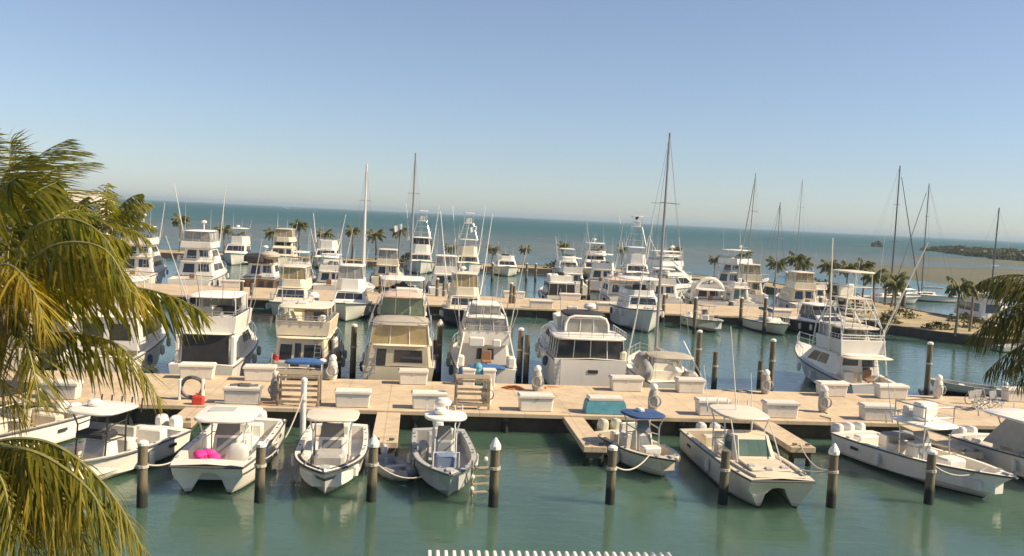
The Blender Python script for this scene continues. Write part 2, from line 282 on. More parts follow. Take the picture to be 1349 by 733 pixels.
def land(name, pts, z, m, wm):
    n = len(pts); b = MB(); b.add([(p[0], p[1], z) for p in pts], [tuple(range(n))]); o = tag(b.build(name, m), kind='structure')
    k = MB(); k.add([(p[0], p[1], z + .09) for p in pts] + [(p[0], p[1], -1.5) for p in pts], [(i, n + i, n + (i + 1) % n, (i + 1) % n) for i in range(n)])
    cap = [];
    cx, cy = sum(p[0] for p in pts) / n, sum(p[1] for p in pts) / n
    for i in range(n):
        a = Vector(pts[i] + (0,)); c = Vector(pts[(i + 1) % n] + (0,)); t = (c - a).normalized(); nr = Vector((-t.y, t.x, 0)) * .45
        k.add([(a.x, a.y, z + .09), (c.x, c.y, z + .09), (c.x + nr.x, c.y + nr.y, z + .09), (a.x + nr.x, a.y + nr.y, z + .09), (c.x + nr.x, c.y + nr.y, z - .05), (a.x + nr.x, a.y + nr.y, z - .05)], [(0, 1, 2, 3), (3, 2, 4, 5)])
    k.build('sea_wall', wm, o); return o
# breakwater strip behind the marina running round to the sand spit on the right (counter-clockwise)
land('breakwater_ground', [(-120, 169), (40, 169), (57, 149), (59, 120), (50, 103), (49.5, 92), (55, 82.6), (59.5, 82.2), (66.5, 94), (64.5, 110), (65.5, 130), (63, 158), (46, 182), (-120, 182)], .85, M['sand'], M['quaywall'])
land('near_shore_ground', [(-60, -6), (60, -6), (60, 23.5), (-60, 23.5)], .9, M['sand'], M['quaywall'])

def mound(name, cx, cy, rx, ry, h, m, seed, n=40):
    rng = random.Random(seed); ph = [rng.uniform(0, 6.28) for _ in range(4)]; rings = []
    for k, zz in ((1.0, -.15), (.9, .05), (.6, .6), (.05, 1.0)):
        rings.append([((rx * k * (1 + .16 * math.sin(3 * a + ph[0]) + .08 * math.sin(7 * a + ph[1]))) * math.cos(a), (ry * k * (1 + .2 * math.sin(2 * a + ph[2]) + .08 * math.sin(5 * a + ph[3]))) * math.sin(a), h * zz) for a in [2 * PI * i / n for i in range(n)]])
    b = MB(); b.rings(rings, (cx, cy, 0)); return tag(b.build(name, m, smooth=True), kind='structure')
def shoal(name, pix, h, m, seed):
    rng = random.Random(seed); P = [gp(x, y, 0) for x, y in pix]; c = sum(P, Vector()) / len(P); out = []
    for i in range(len(P)):
        a, b_ = P[i], P[(i + 1) % len(P)]
        for t in (0, .25, .5, .75): q = a.lerp(b_, t); out.append(q + Vector((rng.uniform(-1, 1), rng.uniform(-1, 1), 0)) * (b_ - a).length * .05)
    b = MB(); b.rings([[tuple(c + (q - c) * k + Vector((0, 0, z * h))) for q in out] for k, z in ((1, -.2), (.93, .12), (.75, .5), (.45, .9), (.05, 1.0))]); return tag(b.build(name, m, smooth=True), kind='structure')
shoal('sandbar', [(1310, 386), (1420, 384), (1420, 357), (1300, 354), (1180, 349.5), (1090, 346), (1050, 349), (1100, 357), (1180, 368), (1240, 374)], .3, M['shoal'], 2)
shoal('sandbar_strip', [(1180, 340), (1349, 350), (1420, 349), (1420, 346), (1300, 342), (1200, 337.5)], .2, M['shoal'], 4)
mound('sandbar_islet', 352, 672, 42, 9, .4, M['shoal'], 5)
land('island_ground', [(378, 655), (352, 560), (322, 470), (300, 425), (420, 400), (560, 420), (600, 640), (470, 680)], .3, M['shoal'], M['shoal'])
# ---------------------------------------------------------------- boat parts (bow towards local +Y, waterline at z = 0)
class Hull:
    def __init__(s, L, B, fs, fb, p=2.3, ov=1.0, flare=.28, tb=.9, draft=.5, zp=1.6):
        s.L, s.B, s.fs, s.fb, s.p, s.ov, s.flare, s.tb, s.draft, s.zp = L, B, fs, fb, p, ov, flare, tb, draft, zp
    def b(s, t):
        if t < .45: return s.B / 2 * (s.tb + (1 - s.tb) * math.sin(t / .45 * PI / 2))
        return s.B / 2 * max(.02, 1 - ((t - .45) / .55) ** s.p)
    def z(s, t): return s.fs + (s.fb - s.fs) * t ** s.zp
    def y(s, t, zn=1.0): return -s.L / 2 + s.L * t - s.ov * t ** 3 * (1 - zn)
    def t(s, y): return min(1, max(0, (y + s.L / 2) / s.L))
    def section(s, t):
        b, zs = s.b(t), s.z(t); k = max(0, (t - .66) / .34)
        zk = -s.draft + (s.draft + .12) * k ** 2; zc = .1 + .42 * s.fb * t ** 2.6
        bc = b * (1 - s.flare * (.3 + .9 * t * t)); bm = bc + (b - bc) * .42
        zc = min(zc, zs - .15); zc = max(zc, zk + .02)
        return [(0, s.y(t, 0), zk), (bc, s.y(t, .35), zc), (bm, s.y(t, .66), zc + (zs - zc) * .55), (b, s.y(t, 1), zs)]
    def mesh(s, ns=18):
        m = MB(); ts = [1 - (1 - i / ns) ** 1.35 for i in range(ns + 1)]; V = []
        for t in ts:
            q = s.section(t); V.append(q + [(-x, y, z) for x, y, z in q])
        vs = [p for r in V for p in r]; fs = []
        for i in range(ns):
            a, c = i * 8, (i + 1) * 8
            for k in range(3):
                fs.append((a + k, c + k, c + k + 1, a + k + 1)); fs.append((a + 4 + k + 1, c + 4 + k + 1, c + 4 + k, a + 4 + k))
        fs.append((0, 1, 2, 3, 7, 6, 5, 4)); e = ns * 8; fs.append((e, e + 4, e + 5, e + 6, e + 7, e + 3, e + 2, e + 1))
        return m.add(vs, fs)
    def deck(s, opens, camber=.07, ns=22):
        # opens: (t0, t1, sole z, gunwale width)
        m = MB(); ts = sorted(set([round(i / ns, 4) for i in range(ns + 1)] + [o[0] for o in opens] + [o[1] for o in opens]))
        def op(t):
            for o in opens:
                if o[0] - 1e-6 <= t <= o[1] + 1e-6: return o
        for a, c in zip(ts, ts[1:]):
            o = op((a + c) / 2)
            if o is None:
                A = [(-s.b(a), s.y(a), s.z(a)), (0, s.y(a), s.z(a) + camber), (s.b(a), s.y(a), s.z(a))]; C = [(-s.b(c), s.y(c), s.z(c)), (0, s.y(c), s.z(c) + camber), (s.b(c), s.y(c), s.z(c))]
                m.add(A + C, [(0, 1, 4, 3), (1, 2, 5, 4)])
            else:
                def row(t):
                    b, bi = s.b(t), max(.015, s.b(t) - o[3]); y, z = s.y(t), s.z(t)
                    return [(-b, y, z), (-bi, y, z), (-bi, y, o[2]), (bi, y, o[2]), (bi, y, z), (b, y, z)]
                m.add(row(a) + row(c), [(k, k + 1, k + 7, k + 6) for k in range(5)])
        for o in opens:
            for t, sg in ((o[0], 1), (o[1], -1)):
                bi = max(.015, s.b(t) - o[3]); y, z = s.y(t), s.z(t); q = [(-bi, y, o[2]), (bi, y, o[2]), (bi, y, z), (0, y, z + (camber if 0.001 < t < .999 else 0)), (-bi, y, z)]
                m.add(q, [(0, 4, 3, 2, 1) if sg > 0 else (0, 1, 2, 3, 4)])
        return m
    def sheer(s, t0=0.0, t1=1.0, inset=.0, dz=0.0, n=16):
        T = [t0 + (t1 - t0) * i / n for i in range(n + 1)]
        r = [(max(.01, s.b(t) - inset), s.y(t) - (inset if t > .98 else 0), s.z(t) + dz) for t in T]
        return r + [(-x, y, z) for x, y, z in reversed(r)]
class CatHull(Hull):
    def b(s, t): return s.B / 2 * (s.tb + (1 - s.tb) * min(1, t / .3)) * (1 - .17 * max(0, (t - .62) / .38) ** 2.2)
    def mesh(s, ns=16):
        m = MB(); V = []
        for i in range(ns + 1):
            t = 1 - (1 - i / ns) ** 1.5; b, zs = s.b(t), s.z(t); k = max(0, (t - .72) / .28); w = s.B * .30
            zk = -.4 + .32 * k ** 3; zi = .2 + .3 * k; zt = .55 + .25 * k
            q = [(0, s.y(t, .6), zt), (b - w * 1.1, s.y(t, .6), zt - .04), (b - w * .92, s.y(t, .4), zi), (b - w * .45 - .12 * k, s.y(t, .55), zk), (b - .06 - .16 * k, s.y(t, .7), .16 + .3 * k), (b - .02, s.y(t, .75), .5 * (zs + .3)), (b, s.y(t, 1), zs)]
            V.append(q + [(-x, y, z) for x, y, z in q])
        vs = [p for r in V for p in r]; fs = []
        for i in range(ns):
            a, c = i * 14, (i + 1) * 14
            for k in range(6): fs.append((a + k, c + k, c + k + 1, a + k + 1)); fs.append((a + 7 + k + 1, c + 7 + k + 1, c + 7 + k, a + 7 + k))
        for e, f in ((0, 1), (ns * 14, -1)):
            for q in ((0, 1, 5, 6), (1, 2, 4, 5), (2, 3, 4)):
                a = tuple(e + k for k in q); c = tuple(e + 7 + k for k in q); fs.append(a[::-1] if f > 0 else a); fs.append(c if f > 0 else c[::-1])
            q = (e, e + 6, e + 13); fs.append(q if f < 0 else q[::-1])
        return m.add(vs, fs)

def outboard(root, x, y, z=.35, cowl='cowl', s=1.0):
    b = MB(); rings = []
    for zz, hx, hy, oy in ((0, .17, .24, 0), (.12, .22, .31, 0), (.38, .23, .34, .02), (.55, .2, .30, .05), (.62, .12, .2, .07)):
        r = []
        for k in range(12):
            a = 2 * PI * k / 12; ca, sa = math.cos(a), math.sin(a); d = (abs(ca) ** 3 + abs(sa) ** 3) ** (-1 / 3); r.append((ca * d * hx * s, (sa * d * hy + oy) * s, zz * s * 1.15))
        rings.append(r)
    b.rings(rings, (x, y, z + .35)); o = b.build('outboard_motor', M[cowl], root, True)
    c = MB(); c.box((x, y + .02, z - .05), (.16 * s, .26 * s, .85), .03); c.box((x, y + .22, z + .12), (.3 * s, .16, .36), .03); c.box((x, y - .02, z - .45), (.3 * s, .42 * s, .04)); c.build('lower_unit', M['rub'] if cowl != 'cowl' else M['cowl'], o)
    return o
def each(name, m, parent, boxes):
    for c, size, ch in boxes: MB().box(c, size, ch).build(name, M[m], parent)
def ttop(root, y0, y1, wid, z, legs=None, topm='top', pipe='steel', zdeck=.45, dome=True, rods=0, th=.1, pw=4.5, lean=.15):
    o = MB().slab(y0, y1, wid, wid * .94, z, th, .07, pw).build('hardtop', M[topm], root, True)
    f = MB(); lx = (legs or wid * .36)
    for sx in (-1, 1):
        ya, yb = y0 + (y1 - y0) * .28, y0 + (y1 - y0) * .78
        f.tube([(sx * lx, ya, zdeck), (sx * lx, ya - lean * .3, z - .4), (sx * (lx + .12), ya - lean, z + .02)], .032); f.tube([(sx * lx, yb + lean, zdeck), (sx * lx, yb, z - .5), (sx * (lx + .12), yb + lean, z + .02)], .032)
        f.tube([(sx * lx, ya, zdeck + .9), (sx * lx, yb, zdeck + 1.0)], .025); f.tube([(sx * lx, ya - .1, z - .45), (sx * lx, yb, z - .5)], .025)
    f.tube([(-lx, ya, zdeck + .95), (lx, ya, zdeck + .95)], .025)
    f.build('hardtop_frame', M[pipe], root)
    if dome: MB().lathe([(.12, 0), (.26, .04), (.28, .14), (.2, .24), (.03, .27)], (wid * .12, (y0 + y1) / 2 + .15, z + th + .05), 14).build('radar_dome', M['top'], o, True)
    if rods:
        for k in range(rods): MB().tube([(-wid * .42 + wid * .84 * k / max(1, rods - 1), y0 + .02, z - .25), (-wid * .42 + wid * .84 * k / max(1, rods - 1), y0 - .08, z + .3)], .03, 6).build('rod_holder', M[pipe], o)
    return o
def console(root, y, w=.95, d=.9, z=.45, h=1.05, m='deck', seat='seatw', face='screen', sh=.9):
    c = MB().frust(y - d / 2, y + d / 2, w, z, h, rf=.28, rr=.08, tm=.06, ch=.1).build('console', M[m], root)
    hw = w / 2; q = [(hw - .08, y + d / 2 + .0, z), (-hw + .08, y + d / 2 + .0, z), (-hw + .12, y + d / 2 - .28, z + h), (hw - .12, y + d / 2 - .28, z + h)]
    MB().panel(q, .1, .9, .12, .9, .015, .02).build('front_panel', M[face], c)
    s = MB(); p = [(-hw + .1, y + d / 2 - .3, z + h), (hw - .1, y + d / 2 - .3, z + h), (hw - .16, y + d / 2 - .55, z + h + .5), (-hw + .16, y + d / 2 - .55, z + h + .5)]
    s.panel(p, 0, 1, 0, 1, .015, .015); s.build('windscreen', M['screen'], c)
    b = MB(); b.box((0, y - d / 2 - .75, z + .38), (w, .5, .75), .06); b.box((0, y - d / 2 - .95, z + .95), (w, .14, .45), .05); b.build('helm_seat', M[seat], root)
    wl_ = MB(); wl_.tube([(.16 * math.cos(a) - .1, y - d / 2 - .1, z + h - .12 + .16 * math.sin(a)) for a in [2 * PI * k / 10 for k in range(11)]], .018); wl_.build('steering_wheel', M['dark'], c)
    return c
def cc_boat(name, label, cat, x, y, rz, L=8.2, B=2.6, fs=.85, fb=1.25, hm='white', dm='deck', engines=2, cowl='cowl', hull=None, cy=-.3, top=None, bowopen=.9, rail=False, sole=.42, g=.2, cw=.95, group=None, rub='rub'):
    r = thing(name, label, cat, (x, y, 0), rz, group)
    H = hull or Hull(L, B, fs, fb, 2.6, 1.1)
    H.mesh().build('hull', M[hm], r, True)
    H.deck([(.06, bowopen, sole, g)]).build('deck', M[dm], r)
    MB().tube(H.sheer(0, 1, -.02, -.04), .04, 6).build('rub_rail', M[rub], r)
    console(r, cy, cw, z=sole, m=dm)
    for k in range(engines): outboard(r, (k - (engines - 1) / 2) * .66, -L / 2 - .3, .25, cowl)
    each('cleat', 'alu', r, [((sx * (H.b(t) - .1), H.y(t), H.z(t) + .03), (.05, .22, .05), 0) for t in (.12, .55, .86) for sx in (-1, 1)])
    rg = random.Random(name + label)
    for t in (.2, .34, .48):
        for sx in (-1, 1): MB().lathe([(.045, 0), (.05, .012)], (sx * (H.b(t) - g * .5), H.y(t), H.z(t) + .006), 8).build('rod_socket', M['dark'], r)
    for sx in (-1, 1):
        t = rg.uniform(.3, .55); MB().lathe([(.02, .3), (.1, .22), (.115, 0), (.1, -.22), (.02, -.3)], (sx * (H.b(t) + .09), H.y(t), H.z(t) - .5), 8).build('fender', M['seatw'], r, True)
        t = .18; MB().box((sx * (H.b(t) - .02), H.y(t), H.z(t) * .62), (.05, .5, .12), .02).build('hull_vent', M['dark'], r)
    if bowopen < .93 and not isinstance(H, CatHull): t = (bowopen + 1) / 2; MB().box((0, H.y(t) - .05, H.z(t) + .075), (min(.5, H.b(t)), .34, .03), .01).build('anchor_hatch', M['deckg'], r)
    yb = H.y(bowopen) - .8; MB().tube([(.3 + .2 * math.cos(a) * (1 - a / 60), yb + .2 * math.sin(a) * (1 - a / 60), sole + .03 + a * .002) for a in [k * .6 for k in range(32)]], .022, 5).build('rope_coil', M['rope'], r)
    MB().box((0, -L / 2 + .95, sole + .3), (B * .42, .5, .6), .06).build('livewell', M[dm], r)
    if rail: MB().tube(H.sheer(.5, 1, .12, .28), .022).build('bow_rail', M['alu'], r)
    return r, H
def bow_rail(r, H, t0=.42, h=.62, inset=.1, pitch=6):
    m = MB(); top = H.sheer(t0, 1, inset, h); m.tube(top, .028); m.tube(H.sheer(t0 + .04, 1, inset, h * .5), .016, 4)
    for i in range(pitch + 1):
        t = t0 + (1 - t0) * i / pitch * .97
        for sx in (-1, 1): x = max(.02, H.b(t) - inset) * sx; m.tube([(x, H.y(t), H.z(t)), (x, H.y(t), H.z(t) + h)], .018, 4)
    return m.build('bow_rail', M['alu'], r)
def outriggers(r, x, y, z, h=7.5, spread=.9, rake=1.2, m='steel', rad=.045):
    for sx in (-1, 1):
        b = MB(); p0 = Vector((sx * x, y, z)); p1 = Vector((sx * (x + spread), y - rake, z + h)); b.tube([p0, p0.lerp(p1, .5), p1], rad, 6, rad * .45)
        b.tube([p0.lerp(p1, .02), p0.lerp(p1, .3) + Vector((sx * .25, 0, 0)), p0.lerp(p1, .6)], .012, 4); b.build('outrigger', M[m], r)
def antennas(r, pts, m='steel', rad=.022):
    for x, y, z, h, lx, ly in pts: MB().tube([(x, y, z), (x + lx, y + ly, z + h)], rad, 5, rad * .5).build('antenna', M[m], r)
def dome_on_mast(r, x, y, z, h=.5, m='top', s=1.0):
    o = MB().tube([(x, y, z - .02), (x, y, z + h)], .06 * s, 8).build('radar_mast', M[m], r)
    MB().lathe([(.14 * s, 0), (.32 * s, .04), (.34 * s, .16 * s), (.22 * s, .3 * s), (.03, .33 * s)], (x, y, z + h - .01), 14).build('radar_dome', M[m], o, True)
    return o
def house(r, y0, y1, w, z0, h, rf=.8, rr=.1, tm=.12, m='cabin', win='glass', side=(.1, .9, .35, .85), nside=2, front=True, aft=None, roof=.18, roofm=None, name='cabin', ch=.15, door=None, roofy=(0, 0)):
    o = MB().frust(y0, y1, w, z0, h, rf, rr, tm, ch).build(name, M[m], r)
    hw, ht = w / 2, w / 2 - tm
    if nside:
        u0, u1, v0, v1 = side
        for sx in (-1, 1):
            q = [(hw, y0 + ch, z0), (hw, y1 - ch, z0), (ht, y1 - rf - ch, z0 + h), (ht, y0 + rr + ch, z0 + h)]
            if sx < 0: q = [(-p[0], p[1], p[2]) for p in (q[1], q[0], q[3], q[2])]
            for k in range(nside):
                a = u0 + (u1 - u0) * k / nside; c = u0 + (u1 - u0) * (k + 1) / nside - .025
                if sx < 0: a, c = 1 - c, 1 - a
                MB().panel(q, a, c, v0, v1).build('side_window', M[win], o)
    if front:
        q = [(hw - ch, y1, z0), (-hw + ch, y1, z0), (-ht + ch, y1 - rf, z0 + h), (ht - ch, y1 - rf, z0 + h)]
        for k in range(3): MB().panel(q, .04 + .31 * k, .34 + .31 * k, .38, .88).build('windscreen', M[win], o)
    q = [(-hw + ch, y0, z0), (hw - ch, y0, z0), (ht - ch, y0 + rr, z0 + h), (-ht + ch, y0 + rr, z0 + h)]
    for u0, u1, v0, v1 in (aft or []): MB().panel(q, u0, u1, v0, v1).build('aft_window', M[win], o)
    if door: MB().panel(q, *door, .03).build('cabin_door', M['dark'], o)
    if roof: MB().slab(y0 + rr - roof + roofy[0], y1 - rf + roof * .6 + roofy[1], w - 2 * tm + roof * 1.4, w - 2 * tm + roof * .6, z0 + h - .01, .09, .05, 6).build('roof', M[roofm or m], o, True)
    return o
def bridge(r, y0, y1, w, z0, h=.85, m='cabin', th=.1, flare=.1, seats='seat', helm=True, name='flybridge', rf=.35):
    def ring(k, z, ins): return [(-w / 2 * k + ins, y0 + ins, z), (w / 2 * k - ins, y0 + ins, z), (w / 2 * k - ins, y1 - .7 - ins, z), (w * .3 * k - ins, y1 - ins + (rf if z > z0 + .1 else 0) * 0, z), (-w * .3 * k + ins, y1 - ins, z), (-w / 2 * k + ins, y1 - .7 - ins, z)]
    k1 = 1 + flare / w * 2
    o = MB().rings([ring(1, z0, 0), ring(k1, z0 + h, 0), ring(k1, z0 + h + .03, th * .5), ring(k1, z0 + h, th), ring(1, z0 + .05, th)]).build(name, M[m], r)
    each('bridge_seat', seats, o, [((-w * .22, y0 + .55, z0 + .36), (w * .36, .55, .6), .06), ((w * .24, y0 + .55, z0 + .36), (w * .3, .55, .6), .06), ((0, (y0 + y1) / 2 - .1, z0 + .6), (.5, .5, 1.05), .08)])
    if helm: MB().box((w * .05, y1 - .95, z0 + .55), (w * .45, .55, .95), .1).build('helm_console', M['dark'], o)
    return o
def hard_top(r, y0, y1, w, z, zleg, m='top', pipe='steel', th=.1, legs=True, crown=.08, w2=None, pw=5, inset=.14, mid=True):
    o = MB().slab(y0, y1, w, w2 or w * .92, z, th, crown, pw).build('hardtop', M[m], r, True)
    if legs:
        for sx in (-1, 1):
            for yy in ([y0 + .25, (y0 + y1) / 2, y1 - .35] if mid else [y0 + .25, y1 - .35]): MB().tube([(sx * (w / 2 - inset), yy, zleg), (sx * (w / 2 - inset - .03), yy, z + .03)], .035).build('hardtop_post', M[pipe], o)
    return o
def curtain(r, y0, y1, w, z0, z1, m='vinyl', sides=('aft', 'front', 'left', 'right'), wt=None, name='bridge_enclosure', pipe='steel', lean=.0, nb=3):
    wt = wt or w; hb, ht = w / 2, wt / 2
    P = {'aft': [(-hb, y0, z0), (hb, y0, z0), (ht, y0 + lean, z1), (-ht, y0 + lean, z1)], 'front': [(hb, y1, z0), (-hb, y1, z0), (-ht, y1 - lean * 2, z1), (ht, y1 - lean * 2, z1)],
         'right': [(hb, y0, z0), (hb, y1, z0), (ht, y1 - lean * 2, z1), (ht, y0 + lean, z1)], 'left': [(-hb, y1, z0), (-hb, y0, z0), (-ht, y0 + lean, z1), (-ht, y1 - lean * 2, z1)]}
    b = MB(); f = MB()
    for k in sides:
        b.panel(P[k], 0.01, .99, 0, 1, .004, .004); q = [Vector(v) for v in P[k]]
        for i in range(nb + 1): f.tube([q[0].lerp(q[1], i / nb), q[3].lerp(q[2], i / nb)], .03, 4)
        f.tube([q[3], q[2]], .035, 4)
    o = b.build(name, M[m], r); f.build('enclosure_frame', M[pipe], o); return o
def tower(r, y0, y1, w, z0, h, pipe='alu', plat=True, shade=True, topm='top', k=.45, tiers=3):
    f = MB(); cy = (y0 + y1) / 2; T = lambda a: (w / 2 * (1 - (1 - k) * a), (y1 - y0) / 2 * (1 - (1 - k) * a))
    for sx in (-1, 1):
        for sy in (-1, 1): f.tube([(sx * T(0)[0], cy + sy * T(0)[1], z0), (sx * T(1)[0], cy + sy * T(1)[1], z0 + h)], .04, 6)
    for i in range(1, tiers + 1):
        a = i / tiers; hx, hy = T(a); z = z0 + h * a
        f.tube([(-hx, cy - hy, z), (hx, cy - hy, z), (hx, cy + hy, z), (-hx, cy + hy, z), (-hx, cy - hy, z)], .03, 5)
    f.tube([(T(0)[0] * .2, cy - T(0)[1], z0), (T(1)[0] * .4, cy - T(1)[1], z0 + h)], .03, 5)
    for i in range(8): f.tube([(T(0)[0] * .2, cy - T(0)[1] * (1 - .55 * i / 8), z0 + h * i / 8), (-T(0)[0] * .15, cy - T(0)[1] * (1 - .55 * i / 8), z0 + h * i / 8)], .02, 4)
    hx, hy = T(1)
    for sx in (-1, 1):
        for sy in (-1, 1): f.tube([(sx * hx, cy + sy * hy, z0 + h), (sx * hx * .95, cy + sy * hy * .95, z0 + h + 1.75)], .03, 5)
    f.tube([(-hx, cy - hy, z0 + h + .8), (hx, cy - hy, z0 + h + .8), (hx, cy + hy, z0 + h + .8), (-hx, cy + hy, z0 + h + .8), (-hx, cy - hy, z0 + h + .8)], .035, 5)
    o = f.build('tuna_tower', M[pipe], r)
    if plat: MB().box((0, cy, z0 + h + .03), (hx * 2 + .1, hy * 2 + .1, .06), .02).build('tower_platform', M[topm], o); MB().box((0, cy + hy * .7, z0 + h + .5), (hx * 1.2, .3, .8), .06).build('tower_helm', M['cabin'], o)
    if shade: MB().slab(cy - hy - .35, cy + hy + .35, hx * 2 + .5, hx * 2 + .4, z0 + h + 1.72, .09, .05, 4).build('tower_sunshade', M[topm], o, True)
    return o
def yacht_hull(name, label, cat, x, y, rz, L, B, fs, fb, hm='white', dm='deck', cockpit=(.03, .24, .55), p=2.2, ov=1.6, tb=.92, group=None, rub='rub', flare=.3, platform=True, zp=1.5):
    r = thing(name, label, cat, (x, y, 0), rz, group); H = Hull(L, B, fs, fb, p, ov, flare, tb, zp=zp)
    H.mesh().build('hull', M[hm], r, True); H.deck([(cockpit[0], cockpit[1], cockpit[2], .22)] if cockpit else []).build('deck', M[dm], r)
    MB().tube(H.sheer(0, 1, -.02, -.05), .05, 5).build('rub_rail', M[rub], r)
    if B > 3.5:
        for sx in (-1, 1):
            for t in (.2, .42, .6): MB().lathe([(.03, .32), (.13, .24), (.15, 0), (.13, -.24), (.03, -.32)], (sx * (H.b(t) + .12), H.y(t), H.z(t) - .55), 8).build('fender', M['seatw' if (t > .3) else 'navycanvas'], r, True)
    if platform: MB().box((0, -L / 2 - .38, .28), (B * .8, .8, .08), .03).build('swim_platform', M['teak'], r)
    return r, H
def flag(r, x, y, z, m='flag', s=.6):
    o = MB().tube([(x, y, z), (x, y, z + s * 1.6)], .015, 4).build('flag_staff', M['steel'], r); b = MB(); n = 5; vs = []
    for i in range(n + 1): a = i / n; vs += [(x + a * s, y + .06 * math.sin(a * 7), z + s * 1.55 - a * s * .35), (x + a * s * .9, y + .06 * math.sin(a * 7 + .5), z + s * .85 - a * s * .5)]
    b.add(vs, [(2 * i, 2 * i + 2, 2 * i + 3, 2 * i + 1) for i in range(n)]); b.build('flag', M[m], o)

def rods(r, y, w, z, n=5, h=2.2):
    for k in range(n):
        x = -w / 2 + w * k / max(1, n - 1); MB().tube([(x, y, z), (x * 1.08, y - .25, z + h * .5), (x * 1.16, y - .7, z + h)], .022, 4, .008).build('fishing_rod', M['rub' if k % 2 else 'steel'], r)
def rail_round(r, y0, y1, w, z, h, n=5, name='bridge_rail', m='alu'):
    f = MB(); q = [(-w / 2, y1, z + h), (-w / 2, y0, z + h), (w / 2, y0, z + h), (w / 2, y1, z + h)]; f.tube(q, .028, 5); f.tube([(a, b_, c - h * .5) for a, b_, c in q], .018, 4)
    for i in range(n + 1):
        y = y0 + (y1 - y0) * i / n
        for sx in (-1, 1): f.tube([(sx * w / 2, y, z), (sx * w / 2, y, z + h)], .02, 4)
    for i in range(1, n): x = -w / 2 + w * i / n; f.tube([(x, y0, z), (x, y0, z + h)], .02, 4)
    return f.build(name, M[m], r)
def fighting_chair(r, y, z):
    b = MB(); b.lathe([(.2, z), (.06, z + .06), (.06, z + .5)], (0, y, 0), 8); b.box((0, y, z + .58), (.6, .55, .12), .04); b.box((0, y + .25, z + .9), (.6, .1, .6), .04); b.box((0, y - .5, z + .4), (.5, .35, .06), .02); b.build('fighting_chair', M['teak'], r)
def ladder(r, x, y0, z0, y1, z1, w=.36):
    f = MB()
    for sx in (-w / 2, w / 2): f.tube([(x + sx, y0, z0), (x + sx, y1, z1)], .025, 5)
    for k in range(1, 7): t = k / 7; f.tube([(x - w / 2, y0 + (y1 - y0) * t, z0 + (z1 - z0) * t), (x + w / 2, y0 + (y1 - y0) * t, z0 + (z1 - z0) * t)], .02, 4)
    f.build('bridge_ladder', M['alu'], r)
def deck_tender(r, x, y, z, s=1.0):
    b = MB(); b.tube([(x - .5 * s, y - 1.2 * s, z + .2), (x - .5 * s, y + .4 * s, z + .2), (x, y + 1.3 * s, z + .3), (x + .5 * s, y + .4 * s, z + .2), (x + .5 * s, y - 1.2 * s, z + .2)], .2 * s, 8); b.box((x, y - .2, z + .12), (.8 * s, 2.0 * s, .1)); b.build('deck_tender', M['seat'], r, True)
# ---------------------------------------------------------------- boats along the near side of the main quay, bows to the camera
NEAR = 'small boats moored bow out in front of the quay'
def ring_rail(r, pts, m='alu', rad=.025, name='grab_rail'): return MB().tube(pts, rad, 5).build(name, M[m], r)

# white centre console half hidden by the palm, black T-top frame
r, H = cc_boat('center_console_boat', 'white center console boat with black T-top frame, half hidden behind the palm fronds', 'boat', -11.55, 35.7, PI - .30, L=8.0, B=2.7, engines=2, cy=.4, bowopen=.86, cw=1.2, group=NEAR)
ttop(r, -.9, 1.3, 2.1, 2.45, .62, 'top', 'darkpipe', rods=5)
b = MB(); b.box((0, .55, 1.62), (1.25, .9, .22), .08); b.build('console_cover', M['blackcanvas'], r)
b = MB(); b.box((0, 2.55, .75), (1.3, .9, .4), .1); b.build('bow_seat', M['seatw'], r); b = MB(); b.box((0, 2.55, .965), (.8, .55, .05), .02); b.build('bow_hatch', M['deckg'], r)
antennas(r, [(-.9, -.5, 2.5, 3.2, .1, -.2), (.9, -.5, 2.5, 2.4, 0, -.2)])
# cruiser at the far left
r, H = cc_boat('cabin_cruiser', 'pale cabin cruiser with dark canopy at the far left, mostly behind palm fronds', 'boat', -17.0, 37.2, PI - .38, L=9.5, B=3.1, fs=1.0, fb=1.5, engines=2, cy=-.6, bowopen=.55, cw=1.5, dm='deckc', group=NEAR)
house(r, -.2, 3.2, 2.3, 1.25, .75, rf=1.6, tm=.25, m='cabin', nside=2); ttop(r, -2.6, .9, 2.4, 2.5, .8, 'blackcanvas', 'steel', dome=False)
# white catamaran with the magenta towel
CH = CatHull(8.2, 3.0, 1.0, 1.15, tb=.96)
r, H = cc_boat('power_catamaran', 'white power catamaran with wide hardtop and a magenta towel lying in its cockpit', 'catamaran', -7.05, 36.75, PI - .02, L=8.2, B=3.0, hull=CH, engines=2, cy=.7, bowopen=.9, cw=1.15, group=NEAR, g=.26)
ttop(r, -.7, 2.15, 2.35, 2.22, .78, 'top', 'steel', rods=0, pw=5.5, th=.12, dome=False)
b = MB(); b.box((.25, .55, 2.41), (1.0, .7, .05), .02); b.build('roof_hatch', M['deckg'], r)
ring_rail(r, [(-.9, -.4, 2.36), (-.9, -.4, 2.5), (.8, -.4, 2.5), (.8, -.4, 2.36)])
each('bow_seat', 'seatw', r, [((.75, 3.0, .75), (.8, .55, .55), .06), ((-.35, 3.05, .62), (.35, .45, .3), .05)])
b = MB(); b.box((.75, 3.29, .72), (.62, .03, .36)); b.build('bow_seat_front', M['seat'], r)
o = MB()
o.rings([[(-.62 + .44 * math.cos(a) * k + dx, 2.05 + .12 * math.sin(a) * k, .45 + zz) for a in [2 * PI * i / 12 for i in range(12)]] for k, zz, dx in ((.9, 0, 0), (1, .3, 0), (.95, .75, -.03), (.6, .98, -.05), (.1, 1.05, -.05))]); o.build('lounge_backrest', M['seatw'], r, True)
rng = random.Random(4); tw = MB()
